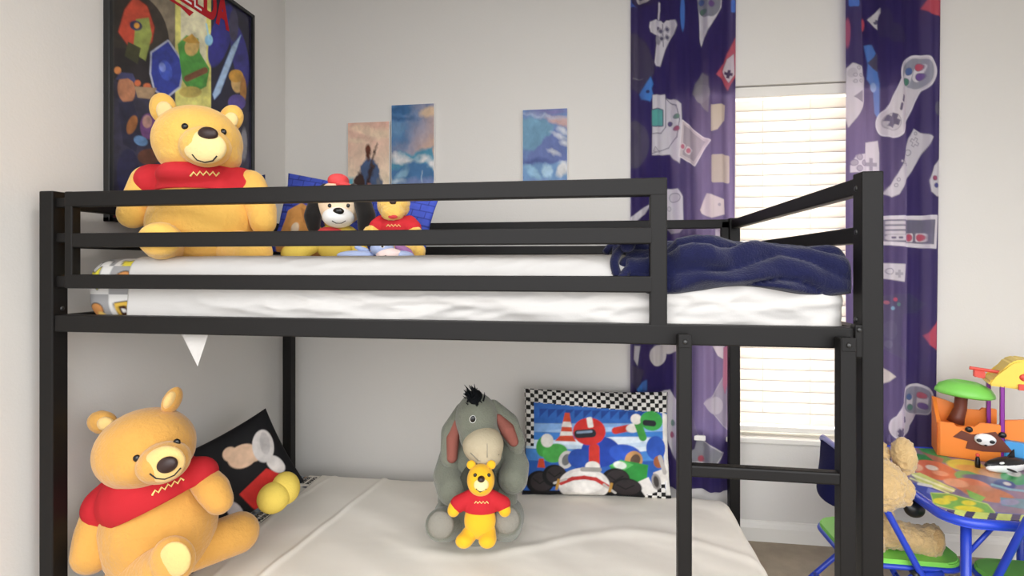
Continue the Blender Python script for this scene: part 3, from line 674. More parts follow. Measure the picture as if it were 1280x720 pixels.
def cv_peach(p):
    n = vnoise(p.x*3, p.y*5, 4); p.grad(p.y*1.1+n*.5-.3, '#d9ae9c', '#e6d3b8')
    for x, y, rx, ry in ((.25, .08, .2, .05), (.6, .16, .4, .07), (.8, .22, .3, .06), (.2, .28, .25, .05)): p.ell(x, y, rx, ry, '#e2cdb0', alpha=.6)
    p.ell(.3, .22, .35, .05, '#c4978a', 10, .5); p.rect(.05, .93, .2, .22, '#5fa3b4', 0)
    # a plain outcrop of rocks with a bare trunk
    p.poly([(.17, 1.), (.2, .80), (.3, .73), (.36, .60), (.47, .52), (.62, .56), (.72, .64), (.76, .78), (.84, .9), (.85, 1.)], '#46587a')
    p.poly([(.15, 1.), (.16, .86), (.24, .74), (.36, .78), (.42, .9), (.4, 1.)], '#3a2621'); p.poly([(.44, 1.), (.5, .8), (.56, .6), (.62, .62), (.58, .8), (.56, 1.)], '#33262a')
    p.cap((.58, .64), (.66, .46), .018, '#4a352c'); p.cap((.66, .46), (.73, .34), .012, '#33221c'); p.ell(.5, .43, .085, .075, '#5d2d1c', 15); p.ell(.5, .5, .05, .06, '#4e2719')
    p.poly([(.48, 1.), (.52, .93), (.7, .95), (.72, 1.)], '#b97d6c'); p.poly([(.7, .98), (.7, .85), (.78, .83), (.82, .97)], '#6c6f78')
def cv_blue(p):
    n = vnoise(p.x*3, p.y*6, 6); p.grad(p.x*.7+p.y*.8+n*.5-.55, '#4f78a4', '#d6ae92')
    p.ell(.15, .06, .32, .06, '#345f8c'); p.ell(.2, .17, .28, .025, '#2f5580'); p.ell(.1, .3, .2, .09, '#6d93b4', alpha=.6); p.ell(.9, .1, .2, .07, '#e0be92', alpha=.7)
    p.poly([(0, .62), (.2, .55), (.5, .60), (.8, .55), (1, .52), (1, 1), (0, 1)], '#4f8ca6')
    for x, y, rx, ry in ((.1, .6, .13, .03), (.2, .65, .16, .04), (.35, .68, .15, .035), (.75, .66, .13, .035), (.95, .72, .1, .04)): p.ell(x, y, rx, ry, '#d5d3d2')
    p.poly([(0, .78), (.3, .74), (.55, .68), (.8, .73), (1, .8), (1, 1), (0, 1)], '#45709c'); p.ell(.25, .83, .16, .05, '#7fa5bd', -20); p.ell(.12, .92, .12, .02, '#c2d0d8'); p.ell(.7, .95, .4, .07, '#8089b2', alpha=.7); p.cap((.72, .82), (.72, .92), .008, '#b9cbd8')
def cv_violet(p):
    n = vnoise(p.x*3, p.y*6, 9); p.grad(p.y*.9+n*.6-.35, '#6d84b0', '#5f76a8')
    p.ell(.25, .32, .45, .22, '#6f9db0', alpha=.7); p.ell(.85, .17, .3, .06, '#c9a59c', 12, .9); p.ell(.4, .08, .4, .02, '#a7b3cc', 6); p.ell(.7, .03, .4, .03, '#7c78a8')
    p.poly([(.3, .48), (.6, .36), (.76, .26), (.9, .36), (1, .42), (1, .7), (0, .72), (.1, .62)], '#6270a2')
    for x, y, rx, ry in ((.92, .3, .1, .025), (.85, .36, .12, .02), (.97, .46, .1, .03), (.7, .58, .09, .02), (.9, .8, .13, .09)): p.ell(x, y, rx, ry, '#cdd0d6', 15)
    p.ell(.3, .68, .35, .04, '#4f5d90'); p.rect(.5, .86, 1, .28, '#7096bd', alpha=.8); p.ell(.25, .84, .2, .06, '#8db3cd', 30); p.ell(.55, .82, .1, .09, '#a3c1d6', 20); p.ell(.9, .8, .13, .08, '#cfcfcf', -30); p.ell(.5, .97, .5, .04, '#7d8fbc')
def cpos(pxl, pyl, pxr, pyr): a = OY(pxl, pyl, WY-.018); b = OY(pxr, pyr, WY-.018); return a[0], b[0], (a[2]+b[2])/2
x0, x1, zt = cpos(434.5, 153, 487, 151.5); canvas('canvas_print', x0, x1, 1.49, zt, cv_peach, 'peach sky canvas with a dark silhouette, lowest of the three small wall pictures')
x0, x1, zt = cpos(489, 131, 543, 129); canvas('canvas_print', x0, x1, 1.49, zt, cv_blue, 'tall canvas of orange and blue clouded hills directly beside the peach canvas')
x0, x1, zt = cpos(653, 137, 709.5, 135); canvas('canvas_print', x0, x1, 1.49, zt, cv_violet, 'violet blue cloud canvas hanging alone nearer the window')

# poster on the left wall
pa, pb = OX(128.5, 100, WX), OX(313, 20, WX); py0, py1, pzt = pa[1], pb[1], pb[2]; pzb = OX(131, 277, WX)[2]; PW_ = py1-py0; PH = pzt-pzb
t = thing('poster', 'large framed poster of colourful fantasy shapes with red title on the left wall', 'poster', (WX, (py0+py1)/2, pzb))
mb = MB(); fw = .014
for a, b in (((WX+.0005, py0, pzb), (WX+.022, py0+fw, pzt)), ((WX+.0005, py1-fw, pzb), (WX+.022, py1, pzt)), ((WX+.0005, py0, pzt-fw), (WX+.022, py1, pzt)), ((WX+.0005, py0, pzb), (WX+.022, py1, pzb+fw))): mb.box(a, b, .002)
mb.done('poster_frame', M['blackframe'], t)
n, m_ = int((PW_-2*fw)/.003), int((PH-2*fw)/.003)
u, v = np.meshgrid(np.linspace(0, 1, n), np.linspace(0, 1, m_))
Yg, Zg = py0+fw+(PW_-2*fw)*u, pzt-fw-(PH-2*fw)*v
px, py = pix(WX+.012, Yg, Zg); p = Paint(px, py, '#1a1620', 1.2)
nz = vnoise(px/22, py/22, 5); p.c[:] = np.array(lin('#0f0d14'))+nz[..., None]*np.array(lin('#4a4668'))*.8
p.poly([(128, -60), (222, -60), (222, 80), (175, 60), (128, 60)], '#6b6352', alpha=.9); p.ell(200, 30, 22, 40, '#8a7d68', 10, .8); p.ell(150, 20, 20, 30, '#4f4a3c', alpha=.8)
p.ell(165, 50, 46, 60, '#1d1512', -10, .9)
p.poly([(219, -60), (219, 140), (264, 140), (264, -60)], '#e3dc7c'); p.poly([(226, -60), (226, 90), (258, 90), (258, -60)], '#ddd8c4', alpha=.75)
p.poly([(264, -60), (264, 140), (313, 140), (313, -20)], '#181530'); p.ell(276, 45, 13, 40, '#2b2a86', 15); p.ell(300, 70, 10, 40, '#33308e', -10, .8); p.ell(292, 32, 6, 20, '#44405c')
# plain colour shapes standing where the artwork has its figures
p.inpoly([(148, 40), (156, 12), (168, -4), (184, 8), (193, 34), (190, 52), (180, 64), (164, 62)], '#b5432c', '#5d1d14', 1.2); p.poly([(170, 24), (186, 22), (190, 44), (182, 76), (166, 66)], '#8f9a4c'); p.ell(170, 32, 8, 6, '#2f2c50', 20); p.ell(171, 32, 3.5, 3.5, '#d99a3c'); p.poly([(160, 52), (176, 60), (172, 80), (156, 70)], '#3a3a20')
p.inpoly([(190, 66), (210, 52), (229, 80), (224, 108), (208, 121), (194, 112), (189, 92)], '#2c3c9c', '#b8bdd0', 2.2); p.ell(207, 88, 8, 13, '#3d55be', -15); p.ell(203, 84, 4, 6, '#7c8ed8', -15)
p.poly([(222, 55), (233, 44), (248, 48), (250, 66), (262, 86), (258, 108), (240, 118), (228, 100)], '#4f9a3e'); p.ell(240, 58, 9, 12, '#d8b56a', 15); p.poly([(228, 50), (240, 42), (250, 54), (236, 54)], '#c99a3c'); p.cap((234, 98), (256, 88), 4, '#7a4a2c'); p.ell(238, 115, 14, 7, '#c9b45c')
p.inpoly([(301, 44), (296, 60), (275, 116), (268, 124), (266, 118), (290, 58)], '#a9c4e2', '#4c6aa8', .8); p.ell(261, 50, 5, 7, '#8fc4e0'); p.cap((258, 30), (261, 48), 1, '#a8d4e8')
p.ell(297, 102, 8, 14, '#d6b070'); p.ell(295, 95, 9, 8, '#d09a3a'); p.ell(304, 112, 4, 16, '#b98038'); p.ell(296, 128, 11, 10, '#5a4a9a')
p.ell(158, 112, 11, 17, '#b57a58', -8); p.poly([(144, 100), (150, 90), (166, 92), (172, 106), (160, 98)], '#3d3f66'); p.ell(147, 88, 4.5, 4.5, '#d08448'); p.ell(172, 104, 4, 4, '#c86a40'); p.ell(184, 108, 5, 4, '#c86a40'); p.poly([(168, 108), (196, 110), (190, 124), (172, 122)], '#a98c6c')
p.poly([(148, 128), (166, 126), (176, 160), (170, 190), (154, 180)], '#23233f'); p.ell(185, 158, 10, 16, '#7a4a86'); p.ell(184, 152, 6, 8, '#c89a90'); p.ell(176, 176, 9, 6, '#6a94c4', 20); p.ell(186, 196, 14, 10, '#6a3c28'); p.ell(160, 216, 14, 30, '#25244c'); p.ell(165, 156, 6, 12, '#b0703c', 20); p.ell(186, 226, 16, 12, '#3a1830'); p.ell(305, 180, 4, 20, '#8c8a92'); p.rect(220, 274, 200, 14, '#7d2f38')
p.poly([(128, -60), (143, -60), (143, 300), (128, 300)], '#3c3b36', alpha=.55)
V = np.stack([0*u+WX+.012, Yg, Zg], -1); link('poster_print', grid_mesh('poster_print', V, n, m_, mottled(p, .07, .55)), M['gloss'], t)
# the title, laid along the top of the poster
def on_poster(px, py): return OX(px, py, WX+.0135)
def letter(polys, mname, m, lift):
    mb = MB()
    for poly in polys: mb.prism([OX(a, b, WX+.0125) for a, b in poly], (1, 0, 0), lift)
    return mb
te, tb_ = OX(283, 40, WX)[1], OX(283, 40, WX)[2]
def title(size, m, lift, bold, body, y_left, zb):
    me = text_mesh(body, size, bold=bold); me.transform(Matrix.Diagonal((.60, 1, 1, 1))); co = np.array([v.co[:] for v in me.vertices]); wd = co[:, 0].max()-co[:, 0].min(); bt = co[:, 1].min()
    y0_ = te-wd if y_left is None else y_left
    me.transform(Matrix.Translation((-co[:, 0].min(), -bt, 0))); me.transform(Matrix.Translation((WX+.0125+lift, y0_, zb))@Matrix(((0, 0, 1, 0), (1, 0, 0, 0), (0, 1, 0, 0), (0, 0, 0, 1))))
    me.materials.clear(); link('title_lettering', me, m, t, False); return y0_
yl = title(.165, M['redlow'], .0004, .007, 'ZELDA', None, tb_); title(.165, M['white'], .0014, -.0035, 'ZEL', yl+.006, tb_+.010)
MB().prism([(WX+.0125, yl-.02, tb_-.012), (WX+.0125, yl+.12, tb_-.012), (WX+.0125, yl+.10, tb_-.035), (WX+.0125, yl+.06, tb_-.022), (WX+.0125, yl-.02, tb_-.022)], (1, 0, 0), .0006).done('title_swash', M['redlow'], t)

# ================================================================= SOFT TOYS
def sew(name, pts, objs, r, m, parent, back=0):
    """a stitched line lying on the surface of the given objects"""
    q = [P(a, b, front(objs, a, b, back-.0012)) for a, b in pts]
    return MB().tube(q, r, 6).done(name, m, parent, True)
DG = lambda: bpy.context.view_layer.update()

# --- large bear on the top bunk
k = 1.56
t = thing('teddy_bear', 'large yellow teddy bear in a red shirt sitting on the top bunk under the poster', 'teddy bear', P(255, 323, k))
body = Soft(k).e(255, 280, 66, 52, .13).e(257, 240, 52, 36, .105).done('body', M['yellow'], t)
head = Soft(k).e(248, 178, 51, 45, .115, -.02).e(250, 195, 48, 28, .105, -.025).e(257, 184, 30, 25, .06, -.115).done('head', M['yellow'], t)
for x, y, rx, ry, r in ((204, 136, 17, 21, -18), (289, 148, 15, 18, 25)):
    e_ = Soft(k).e(x, y, rx, ry, .022, .01, r).done('ear', M['yellow'], head); Soft(k).e(x+2 if x < 250 else x-1, y+3, rx*.62, ry*.62, .012, -.010, r).done('inner_ear', M['cream'], e_, .004, 3)
Soft(k).limb([(186, 228, 21, 0), (170, 262, 20, -.02), (166, 268, 18, -.05)]).done('arm', M['yellow'], t)
Soft(k).limb([(312, 232, 20, 0), (327, 262, 18, -.01), (329, 278, 16, -.03)]).done('arm', M['yellow'], t)
lg = Soft(k).limb([(225, 306, 20, -.03), (202, 302, 23, -.14)]).e(200, 299, 28, 22, .03, -.17).done('leg', M['yellow'], t)
Soft(k).limb([(288, 306, 22, -.03), (318, 316, 22, -.10)]).done('leg', M['yellow'], t)
cut = P(255, 226, k-.1)
sh = Soft(k).e(257, 246, 57, 38, .112).e(252, 222, 48, 22, .122, -.012).limb([(206, 224, 19, .0), (192, 228, 23, -.005)]).limb([(300, 228, 19, 0), (310, 234, 21, 0)]).done('shirt', M['red'], t, .006, 5, cuts=((P(255, 241, k), tuple(-UP)),))
DG()
def face(k, head, eyes, nose, mouth=None, nose_m='brown', er=3, tilt=0, muz=None, tongue=None, cm='cream'):
    objs = [head]
    if muz:
        kk = front(objs, muz[0], muz[1]); mz = MB().ell(P(muz[0], muz[1], kk+.012), (muz[2]*kk/F, .022, muz[3]*kk/F), VIEW@ROT(tilt), 24, 16).done('muzzle', M[cm], head, True, 'paler sewn muzzle'); DG(); objs = [head, mz]
    for x, y in eyes: kk = front(objs, x, y); dab('eye', kk, x, y, er, er, M['bead'], head, er*kk/F*.7)
    kk = front(objs, nose[0], nose[1]); dab('nose', kk, nose[0], nose[1], nose[2], nose[3], M[nose_m], head, .012, tilt)
    if tongue: kk = front(objs, tongue[0], tongue[1]); dab('mouth', kk, tongue[0], tongue[1], tongue[2], tongue[3], M['tongue'], head, .004, tilt)
    if mouth: sew('mouth', mouth, objs, .0018, M['black'], head)
face(k, head, [(231, 158), (279, 165)], (260, 167, 12.5, 8.5), [(240, 193), (246, 200), (256, 203), (266, 201), (271, 195)], tilt=5, muz=(256, 184, 27, 21), er=4.2)
sew('stitched_trim', [(238+i*4, 218-5*math.sin(i/9*math.pi)*.3+2.4*(-1)**i) for i in range(10)], [sh], .0026, M['yarn'], sh)

# --- large bear on the lower bunk, leaning
k = 1.50
t = thing('teddy_bear', 'large golden teddy bear in a red shirt slumped on the left of the lower bunk', 'teddy bear', P(195, 752, k))
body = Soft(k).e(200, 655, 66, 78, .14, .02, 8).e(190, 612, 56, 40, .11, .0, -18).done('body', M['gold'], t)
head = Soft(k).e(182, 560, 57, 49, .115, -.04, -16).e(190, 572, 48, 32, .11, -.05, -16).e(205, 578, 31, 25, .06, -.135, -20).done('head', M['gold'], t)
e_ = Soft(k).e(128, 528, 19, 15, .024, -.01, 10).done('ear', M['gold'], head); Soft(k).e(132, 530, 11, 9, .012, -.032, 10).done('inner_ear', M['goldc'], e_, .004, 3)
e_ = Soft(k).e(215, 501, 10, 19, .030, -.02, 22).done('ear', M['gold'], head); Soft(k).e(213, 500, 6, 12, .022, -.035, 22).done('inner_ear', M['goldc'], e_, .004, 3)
Soft(k).limb([(132, 628, 22, -.01), (120, 668, 24, -.04), (116, 692, 24, -.06)]).done('arm', M['gold'], t)
Soft(k).limb([(248, 592, 17, .0), (266, 612, 20, -.02), (274, 626, 17, -.03)]).done('arm', M['gold'], t)
Soft(k).limb([(232, 690, 26, .03), (282, 672, 25, .10), (298, 666, 25, .13)]).done('leg', M['gold'], t)
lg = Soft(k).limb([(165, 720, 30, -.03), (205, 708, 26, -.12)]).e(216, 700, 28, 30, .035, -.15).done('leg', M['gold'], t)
DG(); kk = front([lg], 219, 697); MB().ell(P(219, 699, kk+.004), (20*kk/F, .012, 22*kk/F), VIEW, 20, 12).done('paw_pad', M['goldc'], lg, True)
nrm = np.array([0, 0, -1.])*math.cos(math.radians(25))+RIGHT*math.sin(math.radians(25))
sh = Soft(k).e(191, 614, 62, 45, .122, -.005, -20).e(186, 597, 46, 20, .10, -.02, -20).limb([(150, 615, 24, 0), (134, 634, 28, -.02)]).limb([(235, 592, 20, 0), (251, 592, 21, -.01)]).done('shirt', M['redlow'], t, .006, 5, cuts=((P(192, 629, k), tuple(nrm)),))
DG(); face(k, head, [(171, 573), (221, 553)], (209, 581, 13.5, 10), [(187, 592), (195, 598), (206, 599), (218, 594), (226, 585)], tilt=-22, muz=(205, 580, 27, 22), er=4.6, cm='goldc')
sew('stitched_trim', [(190+i*4, 617-i*1.9+2.4*(-1)**i) for i in range(11)], [sh], .0026, M['yarn'], sh)

# --- grey donkey on the lower bunk
k = 1.86
t = thing('plush_donkey', 'grey plush donkey with drooping ears and black mane sitting on the lower bunk', 'plush donkey', P(597, 679, k-.05))
body = Soft(k).e(597, 622, 50, 58, .125).e(598, 570, 40, 34, .09).done('body', M['donkey'], t)
Soft(k).e(598, 612, 26, 36, .03, -.108).done('belly', M['donkeyd'], t)
head = Soft(k).e(596, 524, 27, 33, .075, -.06, -4).e(600, 545, 26, 22, .07, -.09).done('head', M['donkey'], t)
mz = Soft(k).e(604, 556, 26, 23, .065, -.125).e(607, 570, 20, 15, .055, -.14).done('muzzle', M['muzzle'], head)
for pts, ip, r in (([(578, 512, 9, -.04), (565, 540, 14, -.05), (562, 572, 12, -.06), (567, 582, 8, -.06)], [(571, 528, 5, -.066), (566, 548, 8.5, -.077), (565, 572, 7, -.082)], 0),
               ([(616, 508, 9, -.04), (634, 530, 15, -.04), (645, 552, 12, -.05), (646, 562, 8, -.05)], [(623, 522, 5, -.068), (634, 537, 9.5, -.078), (642, 552, 6.5, -.078)], 1)):
    e_ = Soft(k).limb(pts).done('ear', M['donkey'], head); Soft(k).limb(ip).done('inner_ear', M['earin'], e_, .004, 4)
mb = MB(); rs = random.Random(2)
for i in range(150):
    a = rs.random(); x, y = 586+15*a+rs.uniform(-4, 4), 492+12*abs(a-.45)*1.8+rs.uniform(-2, 8); q = P(x, y, k-.085+rs.uniform(-.03, .06))
    d = RIGHT*rs.uniform(-.022, .014)+UP*rs.uniform(.012, .034)+FWD*rs.uniform(-.01, .01); mb.tube([q, q+d*.6, q+d+RIGHT*-.004], [.0032, .0024, .0006], 5)
mb.ell(P(594, 498, k-.07), (.026, .045, .028), VIEW, 16, 10); mb.done('mane', M['mane'], head, True)
Soft(k).limb([(566, 570, 17, 0), (560, 595, 19, -.05), (566, 612, 20, -.10)]).done('arm', M['donkey'], t)
Soft(k).limb([(636, 562, 17, 0), (645, 582, 17, -.05), (641, 598, 19, -.09)]).done('arm', M['donkey'], t)
for x, y, tx in ((551, 656, 565), (633, 650, 632)):
    l_ = Soft(k).limb([(tx, 645, 24, .0), ((x+tx)/2, 655, 21, -.09), (x, y, 20, -.14)]).done('leg', M['donkey'], t); Soft(k).e(x, y, 17, 18, .018, -.184).done('sole', M['sole'], l_, .004, 4)
DG(); kk = front([head], 592, 524); ey = MB().ell(P(591, 524, kk), (4.2*kk/F, .005, 5*kk/F), VIEW@ROT(8), 16, 10).done('eye', M['white'], head, True, 'pale ring around a black bead eye'); dab('pupil', kk-.004, 591, 524, 3.4, 4.2, M['bead'], ey, .003, 8)
sew('mouth', [(588, 566), (598, 576), (612, 577), (624, 568)], [mz], .0012, M['sole'], mz)
sew('seam', [(607, 536), (609, 556), (609, 572)], [mz], .0009, M['sole'], mz)

# --- small bear leaning on the donkey
k = 1.655
t = thing('teddy_bear', 'small bright yellow teddy bear in a red shirt leaning against the grey donkey', 'teddy bear', P(600, 686, k))
Soft(k).e(600, 650, 20, 24, .035).e(601, 628, 18, 16, .03).done('body', M['shortyel'], t, .004, 4)
head = Soft(k).e(601, 600, 17.5, 20, .038, -.005).e(601, 606, 16, 13, .036, -.008).done('head', M['shortyel'], t, .004, 4)
for x, y in ((589, 581), (614, 581)): Soft(k).e(x, y, 6, 6, .008).done('ear', M['shortyel'], head, .003, 3)
for x, y, x2 in ((585, 624, 568), (618, 624, 630)): Soft(k).limb([(x, y-2, 8, 0), (x2, 634, 8, -.015), (x2-1 if x2 < 600 else x2+1, 638, 8, -.02)]).done('arm', M['shortyel'], t, .004, 4)
for x, x2 in ((590, 580), (610, 609)): Soft(k).limb([(x, 664, 10, 0), (x2+2, 674, 10, -.02)]).e(x2, 676, 11, 9, .022, -.03).done('leg', M['shortyel'], t, .004, 4)
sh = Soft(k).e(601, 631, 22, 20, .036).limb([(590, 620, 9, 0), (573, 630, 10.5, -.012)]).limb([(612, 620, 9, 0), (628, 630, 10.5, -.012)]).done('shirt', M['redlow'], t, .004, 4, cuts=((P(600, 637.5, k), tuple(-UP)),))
DG(); face(k, head, [(594, 594), (611, 594)], (601.5, 599, 4.6, 4.2), [(595, 611), (600, 615), (608, 611)], 'brown', 2.4, 0, (601.5, 605, 10, 9), cm='shortcream')
sew('stitched_trim', [(593+i*2.2, 628+1.3*(-1)**i) for i in range(9)], [sh], .0013, M['yarn'], sh)

# --- soft cushions
def cushion(name, k, cx, cy, w, h, thick, rot, yaw, tilt, printer, label, cat, bg='#101012', m=None, n=150, pinch=.10, back='#1b1d38', rough=0):
    """w, h in px at depth k; yaw turns it about the vertical, tilt leans its top back"""
    m_ = k/F; W2, H2 = w*m_/2, h*m_/2
    nv = int(n*h/w); u, v = np.meshgrid(np.linspace(-1, 1, n), np.linspace(-1, 1, nv))
    th = thick*np.power(np.maximum(0, (1-np.abs(u)**2.6)*(1-np.abs(v)**2.6)), .48)/2+.002
    pu = u*(1-pinch*(1-np.abs(v)**2)*.0-pinch*.5*(1-v**2)*np.abs(u)**3); pv = v*(1-pinch*.6*(1-u**2)*np.abs(v)**3)
    wob = (vnoise(u*3+5, v*3+5, 3, 2)-.4)*.012*rough
    X, Z_ = pu*W2, pv*H2
    yw, tl, ro = math.radians(yaw), math.radians(tilt), math.radians(rot)
    B = VIEW@np.array([[math.cos(yw), -math.sin(yw), 0], [math.sin(yw), math.cos(yw), 0], [0, 0, 1]])@np.array([[1, 0, 0], [0, math.cos(tl), math.sin(tl)], [0, -math.sin(tl), math.cos(tl)]])@ROT(rot)
    c0 = P(cx, cy, k)
    def surf(s): return np.stack([X, s*(th+wob), Z_], -1)@B.T+c0
    fr, bk = surf(-1), surf(1)
    p = Paint(u*w/2, -v*h/2, bg, 1.2); printer(p)
    V = np.concatenate([fr.reshape(-1, 3), bk.reshape(-1, 3)]); me = bpy.data.meshes.new(name)
    idx = np.arange(n*nv).reshape(nv, n); q1 = np.stack([idx[:-1, :-1], idx[:-1, 1:], idx[1:, 1:], idx[1:, :-1]], -1).reshape(-1, 4); q2 = q1[:, ::-1]+n*nv
    ring = np.concatenate([idx[0, :-1], idx[:-1, -1], idx[-1, :0:-1], idx[:0:-1, 0]]); r2 = np.roll(ring, -1); q3 = np.stack([r2, ring, ring+n*nv, r2+n*nv], -1)
    q = np.concatenate([q1, q2, q3]); me.from_pydata(V.tolist(), [], q.tolist()); me.update()
    cc = np.concatenate([mottled(p, .06, .3).reshape(-1, 3), np.tile(np.array(lin(back)), (n*nv, 1))]); set_col(me, cc)
    o = link(name, me, m or M['satin']); tag(o, label, cat)
    return o, (lambda a, b, s=1: np.array([a/(w/2)*W2, -s*(thick/2+.004), -b/(h/2)*H2])@B.T+c0)
def kart_print(p):
    p.y = p.y*1.12+4
    # bands of blue
    for y0, y1, c in ((-60, -20, '#2f62b0'), (-20, -8, '#7fa6d8'), (-8, 2, '#3f7cc8'), (2, 14, '#c3d6ea'), (14, 30, '#4a86cf'), (30, 70, '#2b5aa8')): p.poly([(-90, y0-(0)), (90, y0-6), (90, y1-6), (-90, y1)], c)
    for i in range(12): p.poly([(-72+11*i, -40), (-61+11*i, -41), (-72+11*i, -29)], '#24458e')
    p.ell(10, 0, 60, 5, '#dbe7f2', -4); p.ell(50, 10, 30, 3, '#dbe7f2', -6); p.ell(-10, -14, 50, 3, '#9fc0e4', -4)
    # checkered border: top and left, and a corner at lower right
    cs = 5.6; ck = (np.floor(p.x/cs)+np.floor((p.y-.06*p.x)/cs)) % 2
    def border(mask):
        m = mask & True; p.c[m & (ck > .5)] = lin('#141414'); p.c[m & (ck <= .5)] = lin('#dcd9d4')
    border(p.y < -44+.06*p.x); border((p.x < -79) & (p.y < 10)); border((p.x > 58) & (p.y > 57-.25*(p.x-60)) & (p.x < 84))
    p.poly([(83, -40), (96, -34), (96, 70), (84, 70)], '#dcd9d2'); 
    # traffic cone
    p.poly([(-52, 2), (-26, 2), (-30, -6), (-34, -36), (-40, -36), (-46, -5)], '#c9492c'); p.poly([(-44, -17), (-31, -17), (-33, -24), (-42, -24)], '#e4ded6'); p.poly([(-46, -5), (-30, -6), (-31, -11), (-45, -11)], '#e4ded6'); p.poly([(-74, 38), (-64, 38), (-66, 26), (-72, 26)], '#c9492c')
    # green racer far left
    p.ell(-66, 10, 10, 14, '#3f9440', 10); p.ell(-52, 18, 16, 12, '#4aa24a', -20); p.ell(-62, 2, 8, 9, '#d9d6cf'); p.poly([(-60, 40), (-40, 38), (-44, 54), (-60, 54)], '#d2762c'); p.ell(-38, 26, 9, 12, '#c8c5bf', 20); p.ell(-38, 26, 5, 8, '#6a6a6a', 20)
    # a driver with a plain red helmet in a blue suit, seen from the front quarter
    p.ell(4, 14, 24, 20, '#2242a0'); p.ell(-22, 24, 14, 13, '#24489c'); p.ell(34, 16, 20, 12, '#2c52b4', 10); p.ell(44, 24, 11, 12, '#b98a58', 20); p.ell(46, 24, 6, 8, '#5a4638', 20); p.cap((-4, 10), (-4, 32), 6.5, '#c23328'); p.cap((22, -14), (38, -18), 4.5, '#c23328'); p.ell(44, -18, 9, 6, '#e3ded6', -10)
    p.ell(-10, -12, 20, 18, '#c52f2a', -8); p.rect(-9, -24, 7, 14, '#e3ded6', 2, -8); p.rect(-15, -9, 27, 11, '#24262c', 5, -6); p.rect(-16, -11, 20, 3, '#7f93a8', 1.5, -6); p.ell(-6, 34, 9, 7, '#e3ded6')
    # second driver, green helmet
    p.ell(73, 8, 13, 16, '#2d53ae'); p.cap((50, -25), (56, -6), 5, '#3f9440'); p.ell(48, -30, 7, 7, '#e3ded6'); p.ell(68, -28, 15, 13, '#3c9a48', 5); p.rect(65, -25, 18, 8, '#24262c', 4, 4); p.ell(76, 26, 7, 8, '#9a5a36')
    # green kart body, exhausts
    p.poly([(14, 32), (28, 24), (62, 30), (60, 48), (46, 58), (20, 46)], '#2f8a3c'); p.poly([(14, 32), (28, 24), (44, 30), (32, 38)], '#57b35c'); p.ell(27, 31, 8, 5, '#dfe6da', 10)
    p.poly([(46, 54), (62, 46), (72, 66), (58, 72)], '#d9d5cf'); p.poly([(68, 40), (84, 34), (88, 50), (74, 56)], '#cfcac4'); p.ell(72, 52, 6, 11, '#8f8a86', -10); p.ell(72, 52, 3.5, 8, '#3e3a38', -10); p.cap((78, 20), (84, 40), 3, '#a9a4a0')
    # tyres
    for x, y, rx, ry in ((-70, 58, 17, 16), (-52, 48, 15, 15), (22, 50, 17, 15), (34, 62, 20, 14)):
        p.ell(x, y, rx, ry, '#141314'); p.ell(x+2, y-1, rx*.82, ry*.8, '#2e2829'); p.line([(x-rx*.5, y-ry*.3), (x, y+ry*.1), (x+rx*.5, y-ry*.3)], .8, '#181617')
    # white kart nose with a red stripe
    p.ell(-16, 60, 31, 24, '#d7d2cc'); p.ell(-16, 56, 24, 16, '#e4e0da'); p.line([(-44, 58), (-30, 51), (-16, 49), (-2, 51), (12, 60)], 2.6, '#b53330'); p.cap((-52, 58), (-38, 52), 1.6, '#b8b4ae'); p.cap((8, 58), (22, 70), 1.6, '#b8b4ae'); p.rect(-8, 38, 26, 6, '#9a9690', 3)
    p.rect(-48, 60, 3.5, 16, '#b0843c', 1, 10); p.rect(16, 62, 3.5, 14, '#b0843c', 1, 10)
cushion('pillow', 2.225, 745, 553, 182, 128, .10, 1, -2, 12, kart_print, 'racing print pillow with checkered border propped by the wall on the lower bunk', 'pillow', n=210, pinch=.06, rough=1.2)
def brick_print(p):
    bw, bh = 17, 9; r = np.floor(p.y/bh); fx = np.mod(p.x+r*bw/2, bw); fy = np.mod(p.y, bh); m = (fx < 1.3) | (fy < 1.3); p.c[m] = lin('#26317c')
    p.poly([(-95, 40), (-88, -2), (-70, -14), (-45, -4), (-20, 0), (0, 6), (10, 50), (-20, 70), (-90, 70)], '#d59a56'); p.poly([(-70, -8), (-30, 6), (-20, 34), (-60, 10)], '#a86a3a', alpha=.7); p.ell(-30, 14, 20, 26, '#e2b64e'); p.poly([(-62, -4), (-36, -2), (-22, 22)], '#272250'); p.ell(-70, 20, 6, 8, '#e4d2b8'); p.ell(-40, -8, 7, 4, '#dcd8d2', 20)
    p.poly([(60, 34), (95, 30), (98, 52), (64, 56)], '#d9a95c'); p.ell(74, 46, 8, 5, '#b5763c')
b_, _ = cushion('cushion', 1.86, 442, 279, 206, 104, .07, 9, -8, 10, brick_print, 'blue brick patterned cushion standing behind the soft toys on the top bunk', 'cushion', bg='#3f51b4', n=190, back='#26317c', rough=1.4, pinch=.1)
cushion('cushion', 1.86, 302, 268, 62, 98, .05, -6, 8, 8, lambda p: None, 'plain navy cushion tucked behind the large yellow bear on the top bunk', 'cushion', bg='#1d2a52', n=60, back='#1d2a52')
